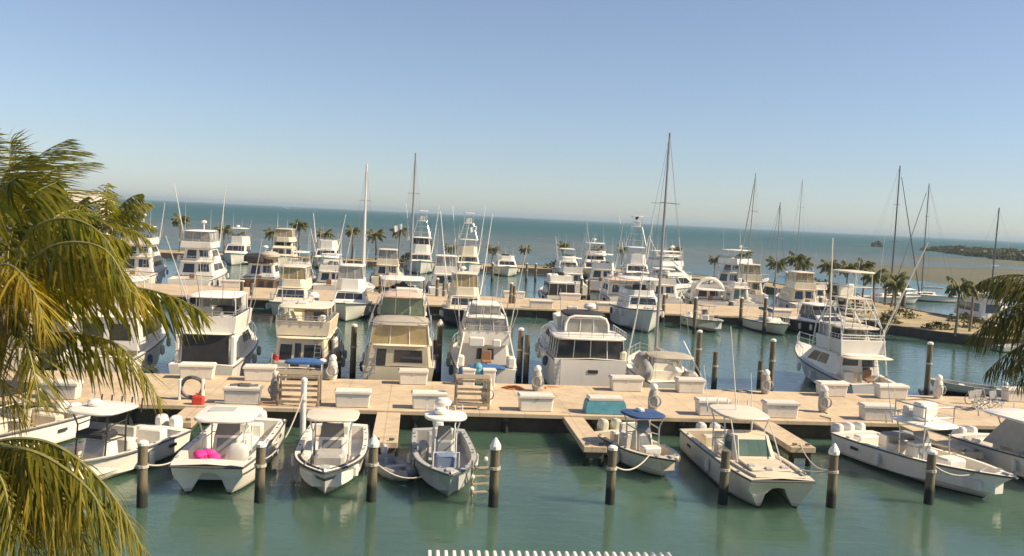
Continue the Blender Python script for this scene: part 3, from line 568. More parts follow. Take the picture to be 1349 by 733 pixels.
for k in range(7): tw.ball((.42 + rng.uniform(-.3, .3), 2.25 + rng.uniform(-.2, .2), .95 + rng.uniform(-.12, .15)), rng.uniform(.16, .3), rng.uniform(.14, .24), rng.uniform(.12, .24), 9, 6)
tag(tw.build('towel', M['pinkf'], None, True), 'crumpled magenta towel lying in the cockpit of the white catamaran', 'towel').matrix_world = Matrix.Translation((-7.05, 36.75, 0)) @ Matrix.Rotation(PI - .02, 4, 'Z')
lt = MB(); lt.box((.42, 2.25, .62), (.55, .5, .36), .06); lt.build('cooler', M['seat'], r)
# white CC with dark striped bow
r, H = cc_boat('center_console_boat', 'white center console boat with dark stripes round its bow and a cream hardtop', 'boat', -3.05, 36.2, PI + .02, L=8.4, B=2.75, fs=.95, fb=1.2, hm='stripe', engines=2, cy=.1, cw=1.15, bowopen=.9, group=NEAR, rub='dark', hull=Hull(8.4, 2.75, .95, 1.2, 3.2, .9))
ttop(r, -.7, 1.3, 2.1, 2.3, .7, 'topc', 'steel', rods=0, pw=5, dome=False)
b = MB(); b.box((0, 1.35, .8), (1.1, 1.1, .75), .1); b.build('forward_seat', M['seat'], r); each('side_cushion', 'seatw', r, [((.9, .4, .85), (.35, 2.2, .5), .08), ((-.95, 1.6, .7), (.35, 1.3, .4), .08)])
b = MB(); b.box((0, 2.9, .62), (1.2, .5, .3), .1); b.build('bow_seat', M['seatw'], r)
st = MB(); st.tube(H.sheer(.68, 1, .16, .012), .05, 5); st.build('deck_stripe', M['dark'], r)
# grey-green CC with slate blue seat
r, H = cc_boat('center_console_boat', 'grey green open fishing boat with narrow white T-top and slate blue seats', 'boat', 1.38, 35.9, PI + .03, L=8.1, B=2.5, fs=.95, fb=1.25, hm='grayhull', dm='deckg', engines=1, cy=-.2, cw=.85, bowopen=.9, group=NEAR, hull=Hull(8.1, 2.5, .95, 1.25, 2.9, 1.0))
ttop(r, -.8, .9, 1.75, 2.4, .42, 'top', 'steel', rods=6, pw=3)
b = MB(); b.box((0, .85, .8), (.8, .8, .7), .08); b.build('forward_seat', M['blueseat'], r); b = MB(); b.box((0, 2.35, .62), (.5, .4, .35), .05); b.build('cooler', M['cowl'], r)
b = MB(); b.box((.8, -.5, .85), (.4, .8, .8), .1); b.build('side_locker', M['seat'], r); dome_on_mast(r, .1, -.3, 2.5, .3)
gr = MB(); gr.tube([(-.5, 1.35, .42), (-.5, 1.3, 1.3), (.5, 1.3, 1.3), (.5, 1.35, .42)], .03); gr.build('grab_rail', M['steel'], r)
# small boat, blue canvas top
r, H = cc_boat('center_console_boat', 'small white fishing boat with blue canvas top and two pale outboards beside the finger pier', 'boat', 10.0, 38.0, PI + .24, L=6.0, B=2.15, fs=.8, fb=1.05, hm='cream', dm='deckc', engines=2, cowl='cowly', cy=0, cw=.85, bowopen=.88, group=NEAR)
ttop(r, -.9, .75, 1.75, 2.2, .55, 'navycanvas', 'steel', dome=False, pw=4)
b = MB(); b.box((.1, -.2, 2.42), (.28, .42, .16), .05); b.build('life_ring_case', M['cowl'], r)
rng = random.Random(9); bag = MB()
for k in range(6): bag.ball((rng.uniform(-.5, .5), 1.75 + rng.uniform(-.4, .4), .68 + rng.uniform(0, .16)), .28, .24, .17, 9, 6)
bag.build('bow_cushions', M['canvas'], r, True)
b = MB(); b.box((0, .75, .75), (.8, .5, .6), .06); b.build('forward_seat', M['seatw'], r)
# cream catamaran with hardtop and tall whip antenna
CH = CatHull(8.6, 2.95, 1.05, 1.2, tb=.97)
r, H = cc_boat('power_catamaran', 'cream fishing catamaran with enclosed helm and a tall whip antenna on its hardtop', 'catamaran', 13.85, 36.3, PI + .0, L=8.6, B=2.95, hull=CH, hm='cream', dm='deckc', engines=2, cowl='cowl', cy=-.3, cw=1.35, bowopen=.62, group=NEAR, g=.24)
b = MB(); b.box((0, 2.4, 1.26), (1.6, 1.6, .06), .03); b.build('foredeck_hatch', M['deckc'], r)
each('deck_hatch', 'deckg', r, [((sx, yy, 1.32), (.3, .22, .08), .03) for sx, yy in ((-.6, 2.9), (.1, 3.1), (.65, 2.7))])
b = MB(); b.tube(H.sheer(.5, .97, .3, .06), .05, 5); b.build('toe_rail', M['deckc'], r)
house(r, -.2, 1.75, 1.85, .9, 1.15, rf=.85, tm=.18, m='cabinc', win='glassg', side=(.1, .85, .45, .9), nside=2, roof=0)
ttop(r, -2.1, .7, 2.2, 2.62, .85, 'topc', 'steel', rods=5, pw=4, dome=False)
antennas(r, [(.15, -.6, 2.7, 3.6, .42, -.2)], rad=.03); antennas(r, [(-.9, -1.6, 2.7, 1.5, .1, -.1), (1.0, -1.8, 2.5, 1.9, .2, -.3)])
ring_rail(r, [(-.9, 1.9, 1.2), (-.85, 1.2, 2.0), (-.8, .6, 2.6)], 'steel'); ring_rail(r, [(.9, 1.9, 1.2), (.85, 1.2, 2.0), (.8, .6, 2.6)], 'steel')
# long CC with three outboards and upper station
r, H = cc_boat('center_console_boat', 'long white open boat with three outboards and a cluttered upper helm station', 'boat', 22.35, 37.0, PI + .27, L=9.0, B=2.75, fs=.95, fb=1.3, dm='deck', engines=3, cy=-.3, cw=1.1, bowopen=.92, group=NEAR, hull=Hull(9, 2.75, .95, 1.3, 2.3, 1.3))
ttop(r, -1.5, 1.1, 2.1, 2.35, .72, 'top', 'alu', rods=6, pw=4)
f = MB(); f.box((0, -.2, 2.9), (.95, .6, .75), .08); f.build('upper_helm', M['cabin'], r); f = MB()
for z in (2.75, 3.2): f.tube([(-.8, -1.1, z), (.8, -1.1, z), (.8, .6, z), (-.8, .6, z), (-.8, -1.1, z)], .03, 5)
for sx in (-.8, .8):
    for yy in (-1.1, .6): f.tube([(sx, yy, 2.4), (sx, yy, 3.25)], .03, 5)
f.build('upper_rail', M['alu'], r); b = MB(); b.box((0, -.9, 2.75), (.9, .35, .5), .06); b.build('upper_seat', M['seatw'], r)
b = MB(); b.box((0, 1.35, .85), (1.0, .8, .8), .08); b.build('forward_seat', M['seatw'], r); b = MB(); b.box((0, -1.35, 1.55), (1.5, 1.2, .1), .04); b.build('sun_awning', M['canvas'], r)
each('bow_seat', 'seatw', r, [((.55, 2.9, .66), (.3, 1.0, .4), .06), ((-.55, 2.9, .66), (.3, 1.0, .4), .06)])
antennas(r, [(.9, -1.2, 2.5, 2.2, .2, -.3)])
# pilothouse boat at the right edge
r, H = cc_boat('cabin_cruiser', 'white cabin boat with long flat hardtop and grey side curtain cut by the right edge', 'boat', 27.95, 36.9, PI + .2, L=8.8, B=2.9, fs=1.0, fb=1.4, engines=2, cy=-1.0, cw=1.2, bowopen=.5, group=NEAR)
house(r, .3, 2.7, 2.2, 1.25, .55, rf=.8, tm=.2, m='cabin', nside=2, win='glassg'); ttop(r, -2.9, 1.6, 2.55, 2.5, .95, 'top', 'steel', rods=4, pw=7)
q = [(1.2, -2.4, 1.2), (1.2, 2.0, 1.4), (1.22, 1.0, 2.5), (1.22, -1.2, 2.5)]; q2 = [(-p[0], p[1], p[2]) for p in (q[1], q[0], q[3], q[2])]
for k in (q, q2): MB().panel(k, 0, 1, 0, 1, .01, .01).build('side_curtain', M['seat'], r)
# grey tender afloat between two boats
r = thing('tender_dinghy', 'small pale inflatable dinghy floating behind the second white capped piling', 'dinghy', (-.55, 36.0, 0), PI + .35)
b = MB(); b.tube([(-.5, -1.2, .2), (-.52, .4, .22), (-.38, 1.0, .27), (0, 1.35, .32), (.38, 1.0, .27), (.52, .4, .22), (.5, -1.2, .2)], .2, 10); b.build('inflated_tube', M['seat'], r, True)
b = MB(); b.box((0, -.1, .1), (.7, 2.2, .08)); b.build('floor', M['deckg'], r); b = MB(); b.box((0, -1.15, .3), (.75, .06, .45)); b.build('transom', M['deckg'], r); b = MB(); b.box((0, .1, .36), (.8, .25, .06)); b.build('thwart', M['seatw'], r); outboard(r, 0, -1.4, .1, 'cowl', .6)
# ---------------------------------------------------------------- larger boats on the far side of the main quay, sterns to the camera
MID = 'larger boats moored stern to behind the quay'
# flybridge boat with black cockpit curtain
r, H = yacht_hull('sport_fishing_boat', 'white flybridge boat with black mesh curtain closing its cockpit, beside the palm', 'motor boat', -11.9, 58.6, 0, 12.2, 3.9, 1.25, 2.0, group=MID)
bow_rail(r, H, .5, .75)
house(r, -3.4, 2.2, 3.2, 1.35, 1.55, rf=1.9, tm=.2, m='cabin', side=(.35, .9, .4, .8), nside=2, roof=.3, roofy=(-1.8, 0))
b = MB(); q = [(-1.35, -5.3, 1.2), (1.35, -5.3, 1.2), (1.3, -5.1, 2.85), (-1.3, -5.1, 2.85)]; b.panel(q, 0, 1, 0, 1, .02, .02); b.build('cockpit_curtain', M['blackmesh'], r)
each('cockpit_wing', 'cabin', r, [((sx * 1.55, -5.0, 2.0), (.28, .5, 1.7), .06) for sx in (-1, 1)])
ld = MB()
for sx in (-1.62, -1.3): ld.tube([(sx, -5.4, 1.1), (sx, -5.1, 3.0)], .03, 5)
for k in range(6): ld.tube([(-1.62, -5.36 + .05 * k, 1.4 + .28 * k), (-1.3, -5.36 + .05 * k, 1.4 + .28 * k)], .025, 4)
ld.build('bridge_ladder', M['alu'], r)
bridge(r, -4.9, .9, 3.1, 3.0, .9, 'cabin'); hard_top(r, -3.9, .4, 3.0, 4.85, 3.9); curtain(r, -1.2, .1, 2.6, 3.9, 4.85, 'vinyl', ('front', 'left', 'right'))
outriggers(r, 1.55, -1.0, 2.9, 5.5, 1.2, 2.6); antennas(r, [(-1.2, -1, 4.9, 2.5, -.1, -.5), (1.2, -2, 4.9, 3.2, .2, -.6)])
rods(r, -3.9, 2.6, 4.75, 5, 1.6); rail_round(r, -4.9, -1.5, 3.0, 3.9, .3); each('deck_locker', 'seatw', r, [((-.7, -3.6, 3.55), (.9, .5, .5), .08), ((.8, -3.4, 3.5), (.7, .5, .6), .08)]); b = MB(); b.box((0, 2.9, 2.0), (.8, .8, .1), .03); b.build('deck_hatch', M['deckg'], r)
# cream trawler flybridge
r, H = yacht_hull('trawler_yacht', 'cream flybridge cruiser with flat hardtop, beside the blue canvas cover on the quay', 'motor boat', -6.5, 59.0, -.02, 11.8, 4.0, 1.1, 1.9, 'cream', 'deckc', group=MID)
bow_rail(r, H, .45, .75)
house(r, -4.7, 2.8, 3.1, 1.25, 1.45, rf=1.3, tm=.12, m='cabinc', side=(.1, .9, .35, .85), nside=3, roof=.35, roofm='topc', aft=[(.04, .3, .12, .75), (.36, .5, .12, .8), (.56, .96, .12, .75)])
bridge(r, -4.4, 1.2, 3.0, 2.85, .85, 'cabinc', seats='deckc'); hard_top(r, -4.6, -.2, 3.2, 4.45, 3.7, 'topc'); curtain(r, -.9, .4, 2.6, 3.7, 4.4, 'yvinyl', ('front',))
b = MB(); b.box((-.2, -3.2, 4.66), (.7, .5, .28), .1); b.build('roof_locker', M['seatw'], r); dome_on_mast(r, .3, -2.2, 4.6, .35)
b = MB(); b.box((1.7, -1.8, 2.0), (.35, 2.2, 1.1), .12); b.build('side_canvas', M['seatw'], r); antennas(r, [(-1.4, -3.5, 4.5, 4.2, .1, -.3), (1.4, -.6, 4.5, 3.0, .1, -.4)])
rail_round(r, -4.5, -1.0, 3.05, 3.72, .3); ladder(r, 1.0, -5.4, 1.2, -4.5, 2.95); each('deck_chair', 'seatw', r, [((-.8, -3.4, 3.4), (.6, .6, .7), .1), ((.4, -3.7, 3.35), (.6, .6, .6), .1), ((.9, -2.6, 3.5), (.5, .5, .8), .1)]); each('storage_box', 'seat', r, [((-1.0, -5.3, 1.2), (.9, .5, .5), .06), ((.3, -5.4, 1.15), (.6, .4, .4), .06)]); flag(r, -1.5, -5.7, 1.3, 'red', .4)
# big beige motor yacht
r, H = yacht_hull('motor_yacht', 'large beige aft cabin motor yacht with yellowed canvas enclosure and green tinted curtains', 'motor boat', -.75, 58.6, -.01, 13.2, 4.3, 1.6, 2.3, 'beige', 'deckc', cockpit=None, group=MID, platform=False, tb=.95, ov=1.9)
bow_rail(r, H, .45, .75)
house(r, -6.55, -1.6, 3.75, 1.62, 1.15, rf=.1, rr=.0, tm=.12, m='beige', side=(.15, .85, .3, .75), nside=2, roof=.12, roofm='cabinc', front=False, aft=[(.42, .9, .2, .82)], door=(.12, .28, .02, .85))
curtain(r, -6.3, -2.2, 3.4, 2.86, 3.95, 'yvinyl', ('aft', 'left', 'right'), 3.1, 'aft_deck_enclosure', 'steel'); f = MB().slab(-6.5, -1.9, 3.4, 3.3, 3.93, .1, .16, 4); f.build('aft_deck_canopy', M['beigecanvas'], r, True)
house(r, -2.0, 3.0, 3.2, 2.0, 2.0, rf=1.5, tm=.2, m='cabinc', side=(.1, .9, .5, .85), nside=3, roof=.2)
bridge(r, -1.9, 2.0, 2.8, 4.05, .7, 'cabinc', seats='seatw'); curtain(r, -2.1, 1.3, 2.75, 4.1, 5.15, 'gvinyl', ('aft', 'front', 'left', 'right'), 2.6); hard_top(r, -2.6, 1.5, 2.85, 5.15, 4.7, 'pink', crown=.22, pw=4)
antennas(r, [(-1.2, -1.5, 5.2, 3.0, .1, -.3), (1.25, -1.5, 5.2, 2.6, .2, -.3)]); b = MB(); b.box((.2, -.6, 5.55), (1.5, .7, .22), .08); b.build('roof_locker', M['seatw'], r)
for sx in (-1, 1): MB().tube([(sx * 1.95, -6.2, 1.6), (sx * 1.9, -6.1, 3.0), (sx * 1.7, -5.4, 4.4), (sx * 1.45, -2.4, 5.2)], .035, 5).build('canopy_stay', M['alu'], r)
rail_round(r, -6.35, -2.4, 3.55, 3.85, .28); deck_tender(r, 0, -.4, 5.35, .8) if 0 else None; rods(r, -2.5, 2.4, 5.2, 4, 1.4); each('deck_chair', 'deckc', r, [((-.9, -5.2, 3.2), (.6, .5, .7), .1), ((.6, -5.3, 3.2), (.6, .5, .7), .1)]); ladder(r, -1.5, -6.75, .9, -6.45, 2.9)
# narrow convertible with arches and blue cover
r, H = yacht_hull('express_cruiser', 'white convertible with narrowing clear bridge enclosure and a blue cover over its transom', 'motor boat', 4.3, 58.2, 0, 11.6, 3.9, 1.55, 2.0, group=MID, tb=.88)
bow_rail(r, H, .5, .7)
house(r, -3.9, 2.0, 3.1, 1.5, 1.3, rf=1.8, tm=.2, m='cabin', side=(.3, .9, .4, .8), nside=2, roof=.2, aft=[(.3, .42, .25, .75), (.55, .7, .25, .75)])
bridge(r, -4.3, .4, 2.75, 2.75, .85, 'cabin', seats='deckg'); curtain(r, -4.1, -.2, 2.55, 3.55, 4.35, 'vinyl', ('aft', 'front', 'left', 'right'), 2.3); hard_top(r, -4.2, -.4, 2.4, 4.3, 3.6, 'top')
curtain(r, -3.2, -1.2, 1.8, 4.4, 5.0, 'vinyl', ('aft', 'front', 'left', 'right'), 1.55, 'upper_enclosure'); hard_top(r, -3.4, -1.0, 1.75, 5.0, 4.4, 'top', legs=False)
for sx in (-1, 1): MB().tube([(sx * 1.75, -5.4, 1.6), (sx * 1.45, -4.6, 3.0), (sx * 1.2, -3.6, 4.4), (sx * .95, -2.4, 5.1)], .05, 5).build('side_arch', M['top'], r)
b = MB(); b.slab(-6.1, -5.0, 2.2, 2.2, 1.56, .12, .12, 5); b.box((-.55, -5.95, 1.25), (2.2, .1, .85), .04); b.build('transom_cover', M['blue'], r); each('cockpit_bolster', 'seatw', r, [((1.45, -5.2, 1.95), (.5, .8, .6), .1), ((-1.5, -4.9, 1.9), (.4, .6, .6), .1)])
rods(r, -4.2, 2.2, 4.35, 6, 2.0); outriggers(r, 1.45, -2.6, 2.8, 6.0, .7, 2.0); rail_round(r, -4.35, -2.0, 2.7, 3.6, .3); each('deck_locker', 'seatw', r, [((-.6, -4.6, 3.0), (.9, .4, .5), .06), ((.6, -4.6, 2.95), (.5, .4, .4), .06)]); antennas(r, [(-.7, -1.6, 5.1, 2.6, -.1, -.3), (.7, -1.6, 5.1, 2.1, .1, -.3)]); fighting_chair(r, -5.0, 1.3)
# tall grey-white motor yacht
r, H = yacht_hull('motor_yacht', 'broad white motor yacht with dark aft windows and an arched black topped bridge', 'motor boat', 10.65, 59.6, -.02, 13.4, 4.7, 2.2, 2.4, 'white', 'deck', cockpit=None, group=MID, tb=.93, platform=True, ov=2.0, flare=.22, zp=3)
bow_rail(r, H, .4, .7)
curtain(r, -6.35, -2.5, 4.1, 2.24, 3.35, 'glass', ('aft', 'left', 'right'), 3.9, 'aft_deck_windows', 'steel', nb=4); MB().slab(-6.75, -2.2, 4.5, 4.3, 3.36, .14, .1, 6).build('aft_deck_roof', M['top'], r, True)
house(r, -2.6, 3.4, 3.6, 2.2, 1.25, rf=1.8, tm=.2, m='cabin', side=(.05, .9, .35, .85), nside=3, roof=.2)
curtain(r, -4.6, -1.6, 2.6, 3.5, 4.45, 'vinyl', ('aft', 'front', 'left', 'right'), 2.4, 'bridge_enclosure', 'steel', nb=3)
for yy in (-4.65, -3.2): MB().tube([(-1.35, yy, 3.5), (-1.32, yy, 4.1), (-1.15, yy, 4.45), (-.8, yy, 4.58), (.8, yy, 4.58), (1.15, yy, 4.45), (1.32, yy, 4.1), (1.35, yy, 3.5)], .075, 6).build('bridge_arch', M['top'], r)
MB().slab(-4.7, -.9, 2.6, 2.7, 4.52, .1, .12, 3.4).build('bridge_top', M['blackcanvas'], r, True); bridge(r, -2.0, .8, 2.9, 3.5, .7, 'cabin')
dome_on_mast(r, .5, -2.4, 4.65, .18, s=1.2); b = MB(); b.box((-.5, -1.6, 4.78), (.7, .3, .2), .05); b.build('searchlight', M['seatw'], r); antennas(r, [(1.2, -1.5, 4.6, 2.2, .1, -.3), (-1.25, -1.5, 4.6, 1.4, -.1, -.3)])
b = MB(); b.box((.15, -6.715, 1.5), (.6, .03, .2)); b.build('transom_vent', M['dark'], r); MB().ball((-2.3, -3.5, 1.9), .35, .5, .35).build('fender', M['seatw'], r, True); MB().ball((-2.3, -2.6, 1.95), .3, .4, .33).build('fender', M['seatw'], r, True)
b = MB(); b.box((2.0, -6.3, 2.5), (.4, .3, .5), .1); b.build('canopy_bag', M['deckc'], r)
rail_round(r, -6.55, -2.4, 4.2, 3.5, .35, 6, 'roof_rail'); each('deck_chair', 'seatw', r, [((-1.2, -5.2, 2.6), (.6, .6, .7), .1), ((.5, -5.3, 2.6), (.6, .6, .7), .1)]); flag(r, 1.9, -6.9, .6, 'red', .45); ladder(r, -2.0, -6.8, .3, -6.72, 2.2)
# sailing yacht
def sailboat(name, label, x, y, rz, L, B, mast_h, my, hm='white', dm='deck', sailm='canvas', lean=0.0, genoa=True, bimini=None, boom=True, rad=.085, mastm='mast', grp=None, furl='canvas'):
    r, H = yacht_hull(name, label, 'sailboat', x, y, rz, L, B, .95, 1.25, hm, dm, (.05, .32, .5), 2.0, 1.0, .75, grp, platform=False)
    bow_rail(r, H, .55, .6)
    house(r, -L * .16, L * .22, B * .55, 1.02, .45, rf=.7, tm=.15, m='cabin', side=(.1, .9, .3, .75), nside=3, roof=0, front=False)
    T = MB().tube([(0, my, .6), (lean * .5, my, mast_h * .5), (lean, my - .1, mast_h)], rad, 8, rad * .6); mo = T.build('mast', M[mastm], r, True)
    for zz, ww in ((mast_h * .45, B * .34), (mast_h * .72, B * .24)): MB().tube([(-ww + lean * zz / mast_h, my - .15, zz), (lean * zz / mast_h, my, zz + .05), (ww + lean * zz / mast_h, my - .15, zz)], .03, 5).build('spreader', M['mast'], mo)
    st = MB(); tp = (lean, my - .1, mast_h - .15)
    for sx in (-1, 1): st.tube([(sx * B * .42, my - .3, 1.05), (sx * B * .34 + lean * .45, my - .15, mast_h * .45), tp], .012, 3); st.tube([(sx * B * .3, -L / 2 + .1, 1.0), tp], .012, 3)
    st.tube([(0, L / 2 - .15, 1.3), tp], .014, 3); st.build('rigging', M['mast'], mo)
    if genoa: a = Vector((0, L / 2 - .25, 1.5)); t = Vector(tp); MB().tube([a, a.lerp(t, .45), a.lerp(t, .92)], .11, 6, .05).build('furled_jib', M[furl], r, True)
    if boom: MB().tube([(0, my - .1, 2.0), (0, -L * .32, 2.1)], .06, 6).build('boom', M['mast'], mo); MB().tube([(0, my - .3, 2.2), (0, -L * .1, 2.27), (0, -L * .31, 2.2)], .17, 8, .1).build('sail_cover', M[sailm], mo, True)
    if bimini: hard_top(r, bimini[0], bimini[1], bimini[2], bimini[3], .95, bimini[4], 'alu', crown=.14, pw=4)
    return r, H
r, H = sailboat('sailing_yacht', 'white sailing yacht with grey bimini, its tall mast the highest in the marina', 15.95, 58.5, -.05, 11.2, 3.9, 16.4, .2, sailm='beigecanvas', rad=.115, bimini=(-5.2, -2.4, 2.9, 2.3, 'beigecanvas'), furl='beigecanvas', lean=.1, genoa=False, grp=MID)
a = Vector((-.9, 4.2, 1.4)); t = Vector((0, .9, 11.0)); MB().tube([(-2.0, -.5, 1.4), (-1.5, -.4, 4.5), (-1.0, -.2, 9.5)], .06, 6, .03).build('lowered_pole', M['steel'], r)
MB().ball((-1.55, -4.6, 1.5), .5, .75, .7, 10, 6).build('bundled_canvas', M['seat'], r, True); MB().ball((-1.2, -2.2, 1.7), .7, .9, .65, 10, 6).build('bundled_canvas', M['seat'], r, True); curtain(r, -2.2, -.9, 2.6, 1.2, 1.95, 'vinyl', ('front', 'left', 'right'), 2.2, 'spray_dodger', 'alu', lean=.3)
f = MB(); f.tube([(2.0, -5.6, .9), (1.5, -4.2, 2.0), (1.0, -3.2, 3.2)], .05, 6); f.build('davit', M['alu'], r); b = MB(); b.box((1.1, -4.9, 1.2), (.9, 1.0, .8), .2); b.build('cockpit_cover', M['seat'], r)
# sportfish with tuna tower
r, H = yacht_hull('sport_fishing_boat', 'white sport fishing boat with pipe tuna tower over its bridge, bow rail pointing out', 'motor boat', 28.75, 59.4, .03, 11.4, 4.0, 1.05, 2.2, group=MID, tb=.85, hm='bluewhite', flare=.36)
bow_rail(r, H, .6, .75)
house(r, -3.2, 2.6, 3.2, 1.25, 1.35, rf=2.0, tm=.2, m='cabin', side=(.25, .85, .35, .85), nside=2, roof=.25, roofy=(-.9, 0), aft=[(.1, .5, .45, .85), (.6, .92, .4, .85)], door=(.62, .8, 0, .38))
f = MB(); f.slab(-4.9, -3.0, 3.2, 3.2, 2.5, .08, .05, 6); f.build('cockpit_overhang', M['topc'], r, True)
bridge(r, -3.6, .6, 2.9, 2.7, .85, 'cabin', seats='seatw'); curtain(r, -1.6, .1, 2.4, 3.5, 4.3, 'vinyl', ('front', 'left', 'right')); hard_top(r, -3.6, .3, 2.9, 4.25, 3.4, 'topc', 'alu')
tower(r, -3.4, .1, 2.7, 4.3, 1.85, 'steel', k=.62, tiers=3, topm='topc'); f = MB()
for sx in (-1, 1):
    f.tube([(sx * 1.35, -3.4, 4.3), (sx * 1.0, -1.6, 6.1)], .05, 5); f.tube([(sx * 1.35, .1, 4.3), (sx * 1.0, -1.7, 6.1)], .05, 5); f.tube([(sx * 1.55, -4.0, 1.4), (sx * 1.45, -3.4, 4.3)], .055, 5); f.tube([(sx * 1.6, .2, 2.6), (sx * 1.45, .1, 4.3)], .055, 5)
f.build('tower_legs', M['steel'], r); outriggers(r, 1.6, -2.2, 2.6, 7.5, 1.6, 2.6, 'top', .07)
f = MB().tube([(-.6, -2.2, 6.1), (1.5, -2.6, 2.7)], .06, 6); f.build('tower_brace', M['top'], r); antennas(r, [(1.3, -2.6, 4.3, 6.5, .1, -.2), (-1.2, -2, 4.3, 3.8, -.1, -.2)])
rods(r, -3.5, 2.6, 4.3, 6, 1.9); ladder(r, .9, -4.0, 1.3, -3.5, 2.8); fighting_chair(r, -4.6, .6); rail_round(r, -3.55, -1.4, 2.95, 3.55, .35); each('deck_chair', 'seatw', r, [((-.7, -2.6, 3.3), (.5, .5, .8), .1), ((.7, -2.5, 3.3), (.5, .5, .8), .1)]); each('tackle_box', 'seatw', r, [((-.9, -3.6, 1.2), (.7, .5, .7), .06), ((.2, -3.6, 1.15), (.6, .5, .6), .06)]); antennas(r, [(-1.3, -.6, 4.3, 3.2, -.15, -.3), (.9, -.4, 4.4, 4.4, .1, -.2)])
# big yachts at far left behind the palm
r, H = yacht_hull('motor_yacht', 'large white yacht with tall house glimpsed through the palm fronds', 'motor boat', -17.8, 58.5, .05, 13, 4.5, 1.6, 2.4, group=MID); house(r, -4.4, 2.8, 3.8, 1.7, 1.9, rf=1.8, tm=.2, roof=.3, aft=[(.1, .45, .1, .8), (.55, .9, .3, .8)]); bridge(r, -4.2, 1.5, 3.5, 3.7, .9); hard_top(r, -4, 0, 3.2, 5.6, 4.5)
r, H = yacht_hull('motor_yacht', 'white yacht with cream upper deck at the left edge behind the palm crown', 'motor boat', -24.0, 60, .05, 15, 4.9, 1.8, 2.6, 'cream', group=MID); house(r, -5, 3.2, 4.1, 1.9, 2.2, rf=2.2, tm=.2, m='cabinc', roof=.3, aft=[(.1, .45, .1, .8), (.55, .9, .3, .8)]); bridge(r, -4.5, 1.5, 3.8, 4.2, .9, 'cabinc'); hard_top(r, -4, .5, 3.6, 6.3, 5.0)
# floating lift with skiff at right
r = thing('skiff', 'pale green skiff on a floating lift behind the quay, below the right palm fronds', 'skiff', (36.0, 56.0, 0), 1.15); H = Hull(4.6, 1.7, .5, .75, 2.4, .6); H.mesh().build('hull', M['grayhull'], r, True); H.deck([(.08, .8, .3, .12)]).build('deck', M['deckg'], r); MB().box((0, 0, .45), (1.2, .3, .06)).build('thwart', M['seatw'], r); outboard(r, 0, -2.5, .1, 'cowl', .7); r.location.z = .35
b = MB(); b.box((0, 0, -.1), (2.6, 5.0, .5), .08); tag(b.build('floating_lift', M['rub']), 'dark floating platform carrying the pale green skiff', 'boat lift'); o = bpy.data.objects['floating_lift']; o.location = (36, 56, 0); o.rotation_euler = (0, 0, 1.15)
# ---------------------------------------------------------------- boats on the near side of the far quay, bows to the camera
FARN = 'boats moored bow out in front of the far quay'; FARB = 'boats moored behind the far quay'; OUT = 'boats moored along the breakwater'
def convertible(name, label, x, y, rz, L, B, fs, fb, hm='white', dm='deck', hh=1.4, bh=.85, top=None, twr=None, outr=0, grp=None, m='cabin', win='glass', enc=None, rail=True, cat='motor boat', aft=((.1, .45, .2, .85), (.58, .92, .3, .85)), nside=2, house_y=(-.28, .2), domeh=0, ant=1, seats='seat', rf=1.6, bm=None, deck2=0, tender=False):
    r, H = yacht_hull(name, label, cat, x, y, rz, L, B, fs, fb, hm, dm, (.03, .2, fs * .55), 2.2, L * .13, .9, grp)
    if rail: bow_rail(r, H, .5, .65)
    z = fs + (fb - fs) * .2 + .05; a, c = L * house_y[0], L * house_y[1]
    house(r, a, c, B * .8, z, hh, rf=rf, tm=.26, rr=.2, m=m, win=win, nside=nside, roof=.25, aft=list(aft), roofy=(-.5, 0))
    z += hh + .08
    if deck2: house(r, a + L * .05, c - rf * .8, B * .66, z, deck2, rf=rf, tm=.22, rr=.15, m=m, win=win, nside=nside, roof=.35, aft=[(.08, .45, .2, .85), (.55, .92, .3, .85)], roofy=(-.6, 0)); rail_round(r, a - .6, a + L * .05, B * .76, z, .6); z += deck2 + .08
    fighting_chair(r, -L * .41, fs * .55 + .01); each('deck_hatch', 'deckg', r, [((0, L * .3, H.z(.8) + .1), (.7, .7, .08), .03), ((0, L * .38, H.z(.88) + .1), (.5, .5, .08), .03)])
    if tender: deck_tender(r, 0, L * .26, H.z(.72) + .05)
    bridge(r, a - .3, c - rf - .2, B * .68, z, bh, bm or m, seats=seats, flare=-.14); zt = z + bh; rail_round(r, a - .25, a + 1.6, B * .74, zt, .3); ladder(r, B * .22, a - .75, fs * .55, a - .3, z + .2)
    if grp != FARB or name.startswith('sport'): rods(r, a - .1, B * .6, zt + (top or 0) - .1, 5, 1.7)
    if top:
        hard_top(r, a - .2, c - rf - .5, B * .64, zt + top, zt - .05, 'topc' if m == 'cabinc' else 'top', 'alu'); 
        if enc: curtain(r, a + .3, c - rf - .7, B * .58, zt, zt + top, enc, ('front', 'left', 'right', 'aft'), B * .52)
        zt += top + .1
    if twr: tower(r, a, c - rf - .6, B * .62, zt, twr, 'alu', k=.5, tiers=3)
    if outr: outriggers(r, B * .38, (a + c) / 2 - .4, z, outr, 1.0, 2.0, 'top', .07)
    if domeh: dome_on_mast(r, .2, (a + c) / 2 - .8, zt, domeh)
    for k in range(ant): antennas(r, [((-1) ** k * B * .28, a + .6, zt, 2.6 + .7 * k, .1, -.4)])
    return r, H
convertible('motor_yacht', 'white three deck yacht, tallest house of the boats left of the brown trawler', -25.9, 114.6, 0, 15, 5.2, 1.5, 2.5, hh=1.6, bh=.7, top=1.2, outr=7.5, grp=FARB, enc='vinyl', domeh=.9, ant=2, deck2=1.5)
